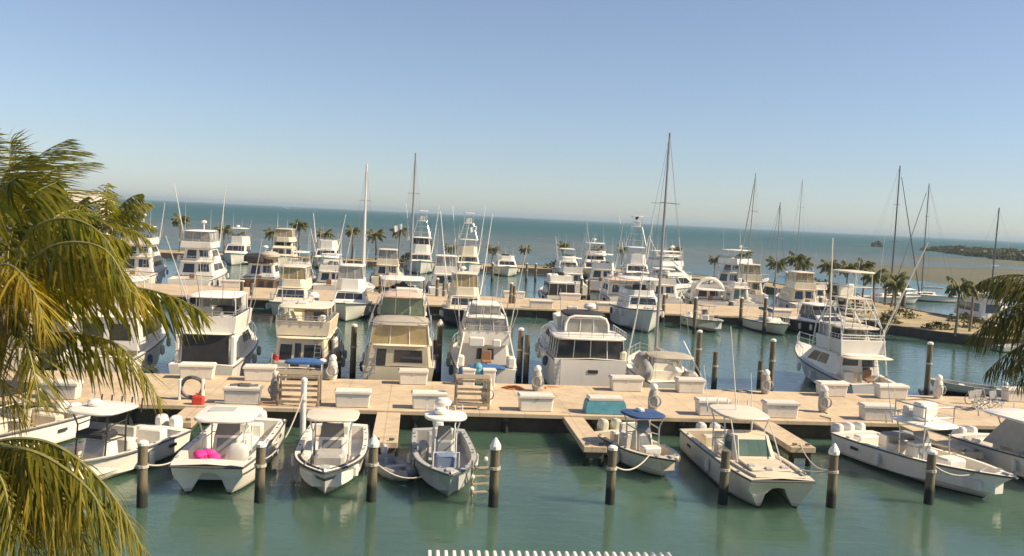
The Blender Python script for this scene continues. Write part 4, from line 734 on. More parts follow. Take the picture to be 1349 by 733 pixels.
convertible('motor_yacht', 'cream flybridge yacht with yellowish enclosure, bow out, right of the brown trawler', -11.6, 87.2, PI, 12, 4.1, 1.3, 2.0, 'cream', 'deckc', 1.3, .7, 1.1, house_y=(-.34, .14), rf=1.3, grp=FARN, m='cabinc', enc='yvinyl', ant=2)
convertible('sport_fishing_boat', 'white convertible with dark windscreen band and flared bow out, in front of the far quay', -6.35, 88.8, PI, 10.5, 4.1, 1.2, 1.9, hh=1.1, bh=1.1, top=1.2, house_y=(-.36, .1), rf=1.1, nside=1, grp=FARN, ant=2, rail=False, enc='vinyl')
r, H = convertible('express_cruiser', 'white cruiser under a long flat hardtop on dark posts, behind the beige motor yacht', -1.3, 87.9, PI, 11, 4.2, 1.2, 1.8, hh=1.0, bh=.55, grp=FARN, seats='dark'); hard_top(r, -4.5, 1.5, 4.4, 3.9, 2.6, 'top', 'darkpipe')
convertible('sport_fishing_boat', 'dark navy hulled sport fishing boat with cream superstructure, bow out', 4.7, 87.2, PI, 12, 4.2, 1.2, 1.9, 'navy', 'deckc', 1.2, .8, 1.2, house_y=(-.34, .12), rf=1.3, grp=FARN, m='cabinc', enc='yvinyl', outr=8.0, ant=2, domeh=.3)
r, H = convertible('trawler_yacht', 'white pilothouse boat with high grey hull behind the tall sailboat mast', 22.1, 88.1, PI, 10.6, 4.2, 1.9, 2.4, hh=1.2, bh=.5, grp=FARN, house_y=(-.3, .15), rf=.5, seats='deckg'); hard_top(r, -3.6, 1.0, 4.0, 4.85, 3.6, 'top', 'steel')
r, H = cc_boat('center_console_boat', 'low grey green open boat, bow out, right of the pilothouse boat', 'boat', 29.3, 89.4, PI + .1, L=7.5, B=2.7, fs=1.0, fb=1.3, hm='grayhull', engines=1, group=FARN); ttop(r, -1.2, .9, 2.0, 2.4, .6, 'beigecanvas', dome=False)
sailboat('sailing_yacht', 'small cream sailboat with slim mast, bow out beside the dark express cruiser', 36.0, 89.2, PI + .1, 8.0, 2.9, 13.2, .6, hm='cream', dm='deckc', sailm='navycanvas', genoa=False, rad=.07, grp=FARN)
r, H = yacht_hull('express_cruiser', 'black hulled express cruiser with white hardtop, bow out, right of the small sailboat', 'motor boat', 41.0, 87.9, PI + .12, 10.5, 3.8, 1.2, 1.7, 'black', 'deck', group=FARN); house(r, -2.6, 2.4, 2.9, 1.35, .7, rf=1.6, tm=.25, roof=0, nside=2); curtain(r, -2.4, .6, 2.6, 1.9, 2.9, 'glass', ('front', 'left', 'right'), 2.4, lean=.4); hard_top(r, -3.0, .3, 2.8, 2.95, 1.9, 'top'); antennas(r, [(1, -2, 3, 2.5, .1, -.3)])
# behind the far quay
r, H = convertible('trawler_yacht', 'brown wooden trawler with a row of small stern windows', -18.1, 111.5, 0, 10, 4.2, 1.9, 2.4, 'brown', 'deckg', 1.5, .7, grp=FARB, m='cabin', bm='brown', domeh=1.0, seats='dark')
each('stern_window', 'dark', r, [((-1.5 + 1.0 * k, -5.02, 1.35), (.5, .06, .75), 0) for k in range(4)]); b = MB(); b.ball((1.0, -3.0, 4.6), 1.2, 1.4, .5); b.build('deck_tarp', M['beigecanvas'], r, True); b = MB(); b.box((-.6, -4.0, 4.3), (2.2, 1.4, .9), .3); b.build('dark_awning', M['blackcanvas'], r)
r, H = yacht_hull('express_cruiser', 'dark windowed express cruiser, stern to, beside the finger of the far quay', 'motor boat', 17.3, 112, 0, 10.5, 3.9, 1.3, 1.9, group=FARB); curtain(r, -5.0, -.5, 3.2, 1.3, 2.75, 'blackmesh', ('aft', 'left', 'right'), 3.0); hard_top(r, -4.9, 0, 3.4, 2.8, 1.4, 'top'); bridge(r, -4.2, -.5, 2.6, 2.9, .75, seats='blackcanvas'); each('bridge_seat', 'seatw', r, [((-.7, -3.4, 3.6), (.8, .6, .5), .15), ((.8, -3.4, 3.55), (.9, .6, .4), .15)]); b = MB(); b.ball((-1.75, -3.8, 1.9), .4, 1.2, .55); b.build('fender', M['seatw'], r, True)
r, H = convertible('motor_yacht', 'white cruiser with faded pink awning left of the pilothouse boat', 25.2, 113, 0, 11, 4.3, 1.3, 1.9, hh=1.4, bh=.7, grp=FARB, seats='pink'); hard_top(r, -5.3, -1.5, 4.6, 3.35, 1.5, 'pink', 'steel')
convertible('motor_yacht', 'long white yacht with raked windows behind the tall sailboat mast', 36.4, 125, -1.05, 15, 5.0, 1.5, 2.4, hh=1.6, bh=.7, top=1.2, deck2=1.2, rf=2.6, tender=True, grp=FARB, outr=4, m='cabin', ant=2, domeh=.5)
r, H = convertible('express_cruiser', 'white sport yacht with a big round radar arch', 36.2, 112.6, -.05, 11, 4.4, 1.3, 1.9, hh=1.1, bh=.6, grp=FARB); 
MB().tube([(2.1 * math.cos(a), -3.4, 1.3 + 2.7 * math.sin(a)) for a in [PI * k / 12 for k in range(13)]], .24, 8).build('radar_arch', M['top'], r); b = MB().slab(-5.2, -2.0, 3.4, 3.4, 2.6, .1, .1, 5); b.build('arch_awning', M['top'], r)
convertible('motor_yacht', 'large white yacht with two tier bridge, tallest at the right of the far quay', 50.5, 137, -.9, 15.5, 5.2, 1.6, 2.5, hh=1.7, bh=.8, top=1.2, deck2=1.2, rf=2.6, grp=FARB, ant=3, domeh=.4)
r, H = convertible('cabin_cruiser', 'small cabin boat with green tinted windows on the far quay, left of the small sailboat', 39.65, 110.2, 0, 7.5, 3.1, 1.4, 1.7, hh=1.5, bh=.2, grp=FARB, win='glassg', rail=False, seats='seatw', aft=((.1, .45, .1, .9), (.55, .9, .1, .9)), m='cabin')
convertible('motor_yacht', 'white flybridge boat with brown canvas enclosure above the black express cruiser', 48.4, 112.2, -.05, 11, 4.2, 1.4, 2.0, hh=1.5, bh=.8, top=1.2, grp=FARB, enc='yvinyl', m='cabinc')
convertible('motor_yacht', 'tan canvas covered flybridge boat far behind the small cabin boat', 46.2, 124, -.1, 10, 4.2, 1.4, 2.0, hh=1.5, bh=.9, top=1.3, grp=FARB, enc='yvinyl', m='cabinc')
r, H = convertible('express_cruiser', 'white cruiser with low dark window, farthest right before the palms', 52.5, 118.5, .1, 10.5, 4.0, 1.4, 2.0, hh=1.2, bh=.5, grp=FARB)
convertible('sport_fishing_boat', 'white convertible with leaning outrigger poles at the left, above the palm frond', -33.0, 114.5, .06, 14, 5.0, 1.7, 2.6, hh=1.7, bh=.8, top=1.2, outr=5, deck2=1.3, grp=FARB, ant=2, domeh=1.2)
convertible('motor_yacht', 'white yacht half hidden by palm fronds at the left end of the far quay', -40.5, 114, .06, 14, 4.9, 1.8, 2.5, hh=1.8, bh=1.0, top=1.2, grp=FARB)
# along the breakwater
convertible('sport_fishing_boat', 'white sport fishing boat with bare bridge, stern to the breakwater, left of the cream cruiser', -30.9, 161, PI, 12, 4.6, 1.5, 2.2, hh=1.7, bh=1.3, top=1.3, grp=OUT, rail=False, domeh=.2)
convertible('motor_yacht', 'cream flybridge cruiser moored by the breakwater under the leaning palms', -23.0, 160, PI, 13, 5.2, 1.5, 2.2, 'cream', 'deckc', 1.4, .8, 1.3, deck2=1.0, grp=OUT, m='cabinc', enc='yvinyl', rail=False)
convertible('sport_fishing_boat', 'white sport fishing boat with one tall white outrigger, by the breakwater', -15.6, 160, PI, 12, 4.8, 1.5, 2.2, hh=1.6, bh=1.4, outr=6, grp=OUT, rail=False)
r, H = convertible('sport_fishing_boat', 'white tower boat with white flag, between the two left masts and the breakwater', .6, 158, PI, 13, 5.0, 1.6, 2.4, hh=1.5, bh=1.5, top=1.1, twr=2.8, outr=8.5, grp=OUT, rail=False, enc='glass'); flag(r, 3.4, 1, 6.3, 'flag', 1.3)
r, H = convertible('sport_fishing_boat', 'cream tower boat behind the navy hulled boat', 8.7, 158, PI, 13, 5.0, 1.6, 2.4, hh=1.5, bh=1.5, top=1.1, twr=2.8, outr=8.5, grp=OUT, rail=False, m='cabinc'); flag(r, -1.3, 1, 6.9, 'flag', 1.1)
convertible('trawler_yacht', 'small white flybridge boat with dark waterline alone by the breakwater', 15.7, 160, PI, 10, 4.4, 1.3, 1.9, hh=1.2, bh=.7, grp=OUT, rail=False)
convertible('motor_yacht', 'two tier white cruiser with radar on top, left of the white tower boat', 32.0, 162, PI - .1, 13, 5.6, 1.4, 2.2, hh=1.3, bh=.8, top=1.3, deck2=1.1, grp=OUT, rail=False, domeh=.5, ant=2)
r, H = convertible('sport_fishing_boat', 'white tower boat with dark flag at its masthead and white cockpit canvas', 36.6, 150, PI - .1, 13, 5.0, 1.6, 2.4, hh=1.6, bh=1.6, top=1.1, twr=3.4, outr=8.0, grp=OUT, rail=False, ant=2, bm='top'); flag(r, 0, 0, 10.6, 'flagdark', .6); b = MB().slab(-6, -2, 4.6, 4.0, 2.6, .3, .2, 4); b.build('cockpit_canvas', M['top'], r, True)
# more boats filling the basin behind the far quay
convertible('sport_fishing_boat', 'white flybridge boat behind the flat hardtop cruiser, left of the second mast', -10.35, 114, 0, 10.5, 3.9, 1.3, 2.0, hh=1.3, bh=.7, top=1.2, outr=5, grp=FARB, ant=2)
convertible('motor_yacht', 'cream yacht with open flybridge, seen between the two left masts', -4.0, 128.5, 0, 11, 4.4, 1.4, 2.0, 'cream', 'deckc', 1.4, .8, 1.2, grp=FARB, m='cabinc', enc='vinyl')
convertible('sport_fishing_boat', 'white convertible with outriggers tucked behind the cream tower boat', 3.6, 115, 0, 11, 4.4, 1.4, 2.0, hh=1.4, bh=.9, top=1.2, outr=7, grp=FARB, ant=2, enc='vinyl')
convertible('motor_yacht', 'white cruiser between the brown trawler and the cream flybridge yacht', -14.2, 115, 0, 11, 3.5, 1.4, 2.0, hh=1.4, bh=.7, top=1.1, grp=FARB, ant=2)
convertible('sport_fishing_boat', 'white boat with raised outriggers right of the pink awning cruiser', 28.5, 137, -.3, 12, 4.6, 1.5, 2.2, hh=1.5, bh=.9, top=1.2, outr=7, grp=FARB, ant=2)
convertible('motor_yacht', 'white flybridge cruiser partly behind the round radar arch', 40.0, 139.5, -.8, 12, 4.6, 1.5, 2.2, hh=1.6, bh=.8, top=1.2, grp=FARB, ant=2, enc='vinyl')
convertible('motor_yacht', 'white two deck yacht beside the breakwater, right of the two tier cruiser', 26.6, 160, PI, 11, 4.6, 1.4, 2.1, hh=1.4, bh=.8, top=1.2, grp=OUT, rail=False)
convertible('motor_yacht', 'cream cruiser by the breakwater right of the white tower boat', 43.4, 152, PI - .3, 12, 4.8, 1.4, 2.1, 'cream', 'deckc', 1.4, .8, 1.2, grp=OUT, m='cabinc', rail=False)
convertible('motor_yacht', 'white flybridge yacht just left of the round radar arch boat', 30.6, 112, -.1, 11, 4.2, 1.4, 2.0, hh=1.4, bh=.7, top=1.1, grp=FARB, ant=2)
convertible('motor_yacht', 'white cruiser between the dark windowed cruiser and the pink awning boat', 21.4, 127, 0, 11, 4.2, 1.4, 2.0, hh=1.4, bh=.8, top=1.2, outr=5, grp=FARB, ant=2)
sailboat('sailing_yacht', 'sailboat with white mast, leftmost of the masts rising above the sea horizon', -6.6, 113, 0, 10, 3.2, 16.0, .5, genoa=True, rad=.17, mastm='steel', furl='seatw', grp=FARB)
sailboat('sailing_yacht', 'sailboat with darker mast beside a white flag, second mast from the left', -.8, 112, 0, 10.5, 3.3, 17.6, .5, rad=.17, furl='canvas', lean=.1, grp=FARB)
sailboat('sailing_yacht', 'sailboat with dark mast and slanting furled jib just right of the tallest mast', 42.5, 113.6, 0, 9.6, 3.0, 17.5, .5, rad=.085, mastm='mast', furl='canvas', lean=.3, grp=FARB)
sailboat('sailing_yacht', 'distant sailboat whose slim mast shows only above the horizon', 82.0, 190, 0, 12, 3.6, 21.4, .5, rad=.085, mastm='mast', furl='canvas', grp=FARB, genoa=False)
sailboat('sailing_yacht', 'sailboat at the spit with dark slanting forestay meeting its mast top', 71.7, 132, -1.5, 11, 3.4, 20.9, .3, rad=.14, mastm='darkmast', furl='rub', lean=.2, grp=FARB)
sailboat('sailing_yacht', 'sailboat beside the spit with dark mast leaning right', 82.0, 140, 1.5, 10.5, 3.3, 19.0, .3, rad=.11, mastm='darkmast', furl='canvas', lean=.5, grp=FARB)
sailboat('sailing_yacht', 'sailboat beyond the spit with the rightmost mast, standing before the island', 82.0, 122, .5, 10, 3.2, 15.0, .3, rad=.14, mastm='darkmast', genoa=False, grp=FARB)
r = thing('skiff', 'pale skiff moored below the end of the sand spit', 'skiff', (56.6, 80.5, 0), -1.3); H = Hull(4.2, 1.7, .5, .7, 2.4, .6); H.mesh().build('hull', M['grayhull'], r, True); H.deck([(.08, .85, .25, .12)]).build('deck', M['deckg'], r); MB().box((0, 0, .4), (1.2, .3, .06)).build('thwart', M['seatw'], r)
# passing speedboat and its wake
p = gp(375, 274.6); r = thing('speedboat', 'white speedboat running across the open sea', 'speedboat', (p.x, p.y, 0), 1.5); r.scale = (2.2,) * 3; H = Hull(9, 2.8, 1.2, 1.8, 2.2, 1.2); H.mesh().build('hull', M['white'], r, True); H.deck([(.05, .5, .6, .2)]).build('deck', M['deck'], r); house(r, -1, 2, 2, 1.4, .9, rf=1, roof=.1)
wk = MB(); n = 24; L_ = []
for i in range(n + 1): a = i / n; L_ += [(p.x + 6 + 60 * a, p.y - 6 * a - 3, .02 + .5 * math.sin(PI * min(1, a * 1.2)) * (1 - a) + .03), (p.x + 6 + 60 * a, p.y + 9 * a + 3, .05 + .9 * (1 - a))]
wk.add(L_, [(2 * i, 2 * i + 2, 2 * i + 3, 2 * i + 1) for i in range(n)]); M['foam'] = pm('wake_foam', (.75, .77, .77), .9, .2, .4); tag(wk.build('wake', M['foam']), 'white foam wake trailing behind the speedboat', 'wake', kind='stuff')
# ---------------------------------------------------------------- finger piers, pilings, dock boxes, pedestals and gear
def finger(x, y0, y1, wid, z, label, grp='finger piers of the main quay'):
    r = thing('finger_pier', label, 'pier', (x, y1, 0), 0, grp); b = MB(); b.box((0, (y0 - y1) / 2, z - .14), (wid, y1 - y0, .24), .02); b.build('walkway', M['concrete'], r)
    for sx in (-1, 1):
        c = MB(); c.lathe([(.13, -1), (.13, z - .26)], (sx * (wid / 2 - .18), y0 - y1 + .3, 0), 8); c.build('pier_post', M['pile'], r)
    each('cleat', 'rub', r, [((sx * .3, y0 - y1 + .25, z + .06), (.22, .1, .08), .02) for sx in (-1, 1)])
    b = MB(); b.box((0, (y0 - y1) / 2, z - .42), (wid * .7, y1 - y0 - .2, .26)); b.build('beam', M['quaywall'], r)
finger(-9.95, 40.2, 43.17, 1.0, .93, 'concrete finger pier beside the catamaran with the magenta towel')
finger(-1.05, 37.5, 43.17, 1.1, .93, 'concrete finger pier between the striped bow boat and the grey green boat')
finger(7.85, 37.5, 43.17, 1.0, .93, 'concrete finger pier beside the small boat with the blue top')
finger(17.35, 38.2, 43.17, 1.15, .93, 'concrete finger pier beside the cream catamaran with the whip antenna')
finger(25.1, 37.8, 43.17, 1.0, .93, 'concrete finger pier between the three outboard boat and the right edge cabin boat')
finger(15.2, 88.6, 93.97, 1.25, .9, 'short concrete finger of the far quay over the open water', 'finger piers of the far quay')

PG = 'timber mooring piles'
def pile(x, y, top, rad, label, cap='cone', grp=PG, lean=(0, 0), pm_='pile'):
    r = thing('mooring_pile', label, 'piling', (x, y, 0), 0, grp)
    MB().rings([[(rad * k * math.cos(a) + lean[0] * z, rad * k * math.sin(a) + lean[1] * z, z) for a in [2 * PI * i / 12 for i in range(12)]] for k, z in ((1.12, -1.5), (1.1, 0), (1.02, top * .5), (.97, top))]).build('post', M[pm_], r, True)
    lx, ly = lean[0] * top, lean[1] * top
    if cap == 'cone': MB().lathe([(rad * 1.18, top - .1), (rad * 1.2, top + .02), (rad * .8, top + .16), (.03, top + .32)], (lx, ly, 0), 12).build('cap', M['top'], r)
    elif cap == 'flat': MB().lathe([(rad * 1.1, top - .06), (rad * 1.1, top + .04), (rad * .6, top + .1)], (lx, ly, 0), 12).build('cap', M['top'], r)
    MB().rings([[((rad * 1.06 + .03) * k * math.cos(a) + lean[0] * z, (rad * 1.06 + .03) * k * math.sin(a) + lean[1] * z, z) for a in [2 * PI * i / 10 for i in range(10)]] for k, z in ((1, top * .62), (1.03, top * .62 + .1))]).build('rope_turns', M['rope'], r)
    return r
near = [(-9.0, 31.6, 2.2, 'flat', 'pale topped piling between the palm fronds and the wide catamaran'), (-5.2, 32.3, 2.05, 'flat', 'piling just right of the catamaran with the magenta towel'), (-1.3, 32.6, 2.1, 'cone', 'white capped piling between the striped bow boat and the tender'),
        (3.1, 32.2, 2.2, 'cone', 'white capped piling in open water right of the grey green boat'), (7.5, 32.7, 2.1, 'flat', 'piling in front of the small boat with the blue top'), (11.9, 32.9, 2.05, 'none', 'bare topped piling before the flank of the cream catamaran'),
        (16.1, 32.7, 2.15, 'cone', 'white capped piling standing alone right of the cream catamaran'), (20.4, 33.3, 2.05, 'flat', 'piling in front of the long boat with three outboards')]
for k, (x, y, t, c, lb) in enumerate(near): pile(x, y, t, .17, lb, c, PG, (.008 * (k % 3 - 1), .006))
pile(-4.9, 41.9, 2.6, .13, 'tall white pipe piling at the quay edge behind the striped bow boat', 'flat', pm_='steel')
mid = [(464, 505, 3.5, 'flat', 'piling with pale top in the channel left of the beige yacht'), (445, 503, 1.9, 'none', 'short dark post beside the cream flybridge cruiser'), (577, 500, 3.5, 'cone', 'white capped piling between the beige yacht and the blue covered convertible'), (683, 507, 3.5, 'flat', 'left one of the twin pilings right of the blue covered convertible'),
       (692, 508, 3.2, 'none', 'right one of the twin pilings right of the blue covered convertible'), (940, 515, 2.5, 'none', 'dark piling right of the sailing yacht with the grey bimini'), (918, 500, 3.3, 'flat', 'green brown piling behind the bimini of the tall masted yacht'), (1014, 521, 3.5, 'flat', 'white topped piling in the channel left of the tower boat'),
       (1220, 525, 3.6, 'flat', 'lone tall piling right of the tower boat'), (1000, 512, 1.8, 'none', 'short dark post beside the shrouded pedestal near the tower boat'), (572, 503, 2.6, 'none', 'dark post against the starboard quarter of the beige yacht')]
for px, py, t, c, lb in mid: p = gp(px, py, 0); pile(p.x, max(p.y, 51.6), t, .17, lb, c)
far = [(318, 405, 2.6), (331, 402, 2.3), (500, 398, 3), (575, 402, 3), (584, 402, 2.6), (672, 412, 3.2), (676, 412, 2.9), (873, 425, 3), (914, 440, 3.5), (975, 430, 3.0), (1006, 440, 3.6), (1079, 428, 3.1), (1165, 410, 3.2), (725, 395, 2.6), (765, 398, 3), (775, 398, 2.8), (693, 372, 3), (705, 372, 3), (648, 372, 3)]
far_lb = ['gap left of the cream yacht', 'dark water under the brown trawler', 'long flat hardtop cruiser', 'navy hull, left side', 'navy hull, close pair', 'open water left end', 'open water left end, shorter twin', 'pilothouse boat bow', 'low grey green boat', 'gap left of the small sailboat', 'small sailboat, tall one', 'black express cruiser', 'start of the sand spit', 'dark windowed cruiser, left', 'dark windowed cruiser, right', 'pink awning cruiser', 'breakwater water, right of two', 'breakwater water, right end', 'lone breakwater flybridge boat']
for (px, py, t), lb in zip(far, far_lb): p = gp(px, py, 0); pile(p.x, p.y, t, .18, 'dark piling by the far quay: ' + lb, 'flat' if t > 2.9 else 'none')
for k, (x, y) in enumerate([(72.0, 99.5), (75.5, 103.5), (68.0, 121.0)]): pile(x, y, 3.4, .3, ['thick dark piling in the water right of the paired spit palms', 'thick dark piling left of the rightmost spit palm', 'dark piling in the water beyond the white spit boat'][k], 'flat')

BX = 'dock boxes on the main quay'
def dockbox(x, y, z, label, wdt=1.75, m='box', grp=BX, rz=0):
    r = thing('dock_box', label, 'dock box', (x, y, z), rz, grp); MB().box((0, 0, .34), (wdt * .95, .72, .62), .05, taper=.94).build('chest', M[m], r); MB().rings([[(sx * (wdt / 2) * k, sy * .41 * k, zz) for sx, sy in ((-1, -1), (1, -1), (1, 1), (-1, 1))] for k, zz in ((1, .66), (1, .76), (.93, .82))]).build('lid', M['box'] if m == 'wrap' else M[m], r)
    MB().box((0, -.375, .6), (.14, .03, .1)).build('latch', M['alu'], r); return r
fb = [(-8.0, 'grey fronted dock box with dark gear on its lid, behind the magenta towel catamaran', 'box'), (-2.8, 'dock box behind the striped bow boat', 'box'), (.85, 'shaded grey dock box behind the grey green boat', 'box'), (6.1, 'dock box at the head of the open slip', 'box'), (15.1, 'dock box behind the hardtop of the cream catamaran', 'box'), (18.6, 'dock box behind the whip antenna', 'box'), (23.7, 'stained dock box behind the three outboards', 'box'), (35.3, 'dock box at the right edge of the quay front', 'box'), (-16.3, 'dock box behind the black framed T-top boat', 'box')]
for k, (x, lb, m) in enumerate(fb): dockbox(x, 44.0 + .1 * math.sin(k * 5), 1.0, lb, 1.75 + .12 * math.sin(k * 3.1), m, rz=.04 * math.sin(k * 7))
rb = [(-11.5, 'rear dock box in front of the black mesh curtain'), (-8.2, 'rear dock box between the black curtained boat and the cream cruiser'), (.05, 'rear dock box against the beige yacht'), (12.0, 'rear dock box at the right end of the broad white yacht'), (15.7, 'rear dock box behind the sailing yacht cockpit'), (24.2, 'rear dock box below the bow of the tower boat'), (27.7, 'rear dock box below the cockpit of the tower boat'), (35.6, 'rear dock box at the right edge under the palm')]
for k, (x, lb) in enumerate(rb): dockbox(x, 50.0 + .12 * math.sin(k * 4), 1.0, lb, 1.75 + .14 * math.sin(k * 2.3 + 1), rz=.05 * math.sin(k * 6 + 2))
dockbox(9.55, 43.95, 1.0, 'dock box wrapped in a teal tarp behind the blue topped boat')
b = MB(); b.rings([[(9.55 + sx * kx, 43.95 + sy * ky, zz) for sx, sy in ((-1, -1), (1, -1), (1, 1), (-1, 1))] for kx, ky, zz in ((1.02, .5, 1.03), (.98, .46, 1.42), (.93, .43, 1.6), (.9, .42, 1.63))], cap=False); tag(b.build('tarp', M['teal']), 'teal tarp tied round a dock box behind the blue topped boat', 'tarp')
for k, (x, yy) in enumerate([(11.4, 105.2), (13.2, 95.0), (18.0, 105.2), (20.4, 95.1), (-20.6, 105), (43.0, 95.2), (39.4, 95.0)]): dockbox(x, yy, 1.0, ['dock box on the far edge of the far quay, left of the dark windowed cruiser', 'dock box on the near edge of the far quay, left of its finger', 'dock box at the stern of the dark windowed cruiser', 'dock box on the near edge of the far quay, right of its finger', 'dock box at the stern of the brown trawler', 'dock box between the small sailboat and the black cruiser', 'dock box behind the small sailboat'][k], 2.6, grp='dock boxes on the far quay')
gear = MB(); gear.tube([(-8.6, 43.95, 1.86), (-8.1, 44.1, 1.9), (-7.7, 43.9, 1.86), (-7.3, 44.05, 1.87)], .06, 6); gear.box((-7.9, 44.0, 1.88), (.5, .4, .1), .03); tag(gear.build('fishing_gear', M['rub']), 'dark bundle of gear lying on the dock box behind the catamaran', 'gear')
# power pedestals, bullet shaped
PP = 'power pedestals on the main quay'
def pedestal(x, y, label, wrap=True, hose=True):
    r = thing('power_pedestal', label, 'power pedestal', (x, y, 1.0), 0, PP)
    MB().lathe([(.2, 0), (.27, .2), (.29, .6), (.24, .95), (.17, 1.12)], (0, 0, 0), 12, .85).build('housing', M['wrap' if wrap else 'box'], r, True); MB().lathe([(.17, 1.11), (.2, 1.16), (.19, 1.3), (.1, 1.4), (.02, 1.42)], (0, 0, 0), 12).build('lamp_cap', M['top'], r, True)
    if hose: MB().tube([(.3 * math.cos(a) * (1 + .04 * k), -.26 - .015 * k, .55 + .3 * math.sin(a)) for k in range(3) for a in [2 * PI * i / 10 for i in range(11)]], .028, 5).build('hose', M['seat'], r)
for px, py, lb, wr in [(363, 527, 'grey power pedestal left of the wooden racks', True), (641, 533, 'pale power pedestal standing in the right hand rack', False), (707, 515, 'shrouded pedestal between the convertible and the broad white yacht', True), (860, 542, 'shrouded pedestal right of the teal wrapped box', True), (1084, 543, 'pedestal between two front dock boxes behind the antenna', True), (1008, 519, 'shrouded pedestal by the short dark post', True), (1235, 525, 'slim white pedestal at the rear edge, far right', False), (440, 496, 'small white pedestal at the stern of the cream cruiser', False)]:
    p = gp(px, py, 1.0); pedestal(p.x, min(p.y, 50.6), lb, wr)
# wooden racks beside the boats
def rack(x, y, wdt, label, dep=1.0):
    r = thing('wooden_rack', label, 'rack', (x, y, 1.0), 0, 'wooden racks on the quay'); each('upright', 'wood', r, [((sx * wdt / 2, sy * dep, .75), (.1, .1, 1.5), .015) for sx in (-1, 1) for sy in (0, 1)])
    for zz in (.25, .8, 1.42):
        each('rail', 'wood', r, [((0, -.06, zz), (wdt, .05, .12), .01), ((0, dep + .06, zz), (wdt, .05, .12), .01)])
    g = MB()
    for k in range(4): g.box((0, .12 + k * dep / 3.6, 1.53), (wdt + .1, .2, .04), .008)
    g.build('shelf', M['wood'], r)
p = gp(392, 536, 1); rack(p.x, p.y, 1.9, 'pale wooden rack behind the white pipe piling'); p = gp(622, 540, 1); rack(p.x, p.y, 1.6, 'weathered wooden rack behind the open slip')
def bench(x, y, label):
    r = thing('folding_chair', label, 'chair', (x, y, 1.0), .4, 'chairs on the quay'); f = MB()
    for sx in (-.28, .28): f.tube([(sx, -.3, 0), (sx, .25, .5), (sx, .4, 1.05)], .025, 5); f.tube([(sx, .35, 0), (sx, -.25, .5)], .025, 5); f.tube([(sx, -.3, .7), (sx, .3, .7)], .03, 5)
    f.build('frame', M['alu'], r); MB().box((0, 0, .48), (.56, .5, .05), .02).build('seat', M['canvas'], r); MB().box((0, .36, .82), (.56, .05, .45), .02).build('backrest', M['canvas'], r)
for k, (px, lb) in enumerate([(1287, 'folding chair nearest the slim white pedestal'), (1299, 'middle folding chair at the right end of the quay'), (1314, 'folding chair nearest the right edge dock box')]): p = gp(px, 541, 1); bench(p.x, p.y + .3 * (k % 2), lb)
p = gp(1296, 536, 1)
r = thing('bicycle', 'grey bicycle parked behind the folding chairs at the quay end', 'bicycle', (p.x, p.y + .6, 1.0), .1)
for sx in (-.52, .52): MB().tube([(sx + .33 * math.cos(a), 0, .34 + .33 * math.sin(a)) for a in [2 * PI * i / 16 for i in range(17)]], .025, 5).build('wheel', M['rub'], r)
f = MB(); f.tube([(-.52, 0, .34), (-.15, 0, .38), (.33, 0, .85), (-.22, 0, .88), (-.15, 0, .38)], .022, 5); f.tube([(-.52, 0, .34), (-.25, 0, .95)], .022, 5); f.tube([(.52, 0, .34), (.3, 0, 1.02)], .022, 5); f.build('frame', M['alu'], r); f = MB(); f.tube([(.2, -.28, 1.02), (.3, 0, 1.04), (.2, .28, 1.02)], .02, 5); f.build('handlebar', M['rub'], r); MB().box((-.26, 0, .98), (.26, .14, .06), .02).build('saddle', M['rub'], r)
# red fuel can and hose reel by the left finger pier
p = gp(261, 533, 1); r = thing('fuel_can', 'red fuel can standing at the head of the left finger pier', 'fuel can', (p.x, p.y, 1.0)); r.scale = (.72,) * 3; MB().box((0, 0, .3), (.75, .5, .6), .1).build('body', M['red'], r); MB().tube([(-.18, 0, .58), (-.14, 0, .72), (.14, 0, .72), (.18, 0, .58)], .035, 6).build('handle', M['red'], r); MB().lathe([(.07, .58), (.07, .7)], (.24, 0, 0), 8).build('spout', M['top'], r)
p = gp(250, 529, 1); r = thing('hose_reel', 'dark hose reel behind the red fuel can', 'hose reel', (p.x, p.y + .4, 1.0)); MB().tube([(.5 * math.cos(a), .1 * math.sin(a * 3), .6 + .5 * math.sin(a)) for a in [2 * PI * i / 20 for i in range(41)]], .09, 6).build('hose', M['rub'], r); each('stand', 'top', r, [((-.55, 0, .5), (.1, .35, 1.0), .02), ((.5, 0, .5), (.1, .35, 1.0), .02)])
# stern lockers and blue covers on the quay
p = gp(402, 499, 1); r = thing('dock_cart', 'blue canvas cover stretched over a frame at the stern of the cream cruiser', 'covered cart', (p.x, 50.35, 1.0)); MB().slab(-.5, .5, 2.2, 2.0, .92, .14, .16, 5).build('cover', M['blue'], r, True); 
for sx in (-.95, .95):
    for sy in (-.38, .38): MB().tube([(sx, sy, 0), (sx, sy, .95)], .03, 5).build('leg', M['steel'], r)
MB().box((0, 0, .3), (1.7, .6, .35), .05).build('tray', M['seat'], r); MB().ball((.95, 0, 1.1), .22, .18, .12).build('white_bag', M['top'], r, True)
for k, (px, lb) in enumerate([(618, 'white locker left of the teal bundle at the blue covered stern'), (645, 'white locker right of the teal bundle at the blue covered stern')]):
    p = gp(px, 511, 1); r = thing('deck_locker', lb, 'locker', (p.x, 50.3, 1.0), 0, 'lockers at the convertible stern'); MB().box((0, 0, .42), (.68, .55, .84), .04, taper=.95).build('chest', M['box'], r); MB().box((0, 0, .89), (.76, .62, .1), .03).build('lid', M['top'], r)
p = gp(631, 511, 1); b = MB()
for k in range(5): b.ball((p.x + random.Random(k).uniform(-.1, .1), 50.4, 1.2 + .2 * k), .34 - .02 * k, .3, .26, 9, 6)
tag(b.build('canvas_bundle', M['teal'], None, True), 'teal canvas bundle between the two white lockers', 'canvas bundle')
p = gp(676, 512, 1); b = MB()
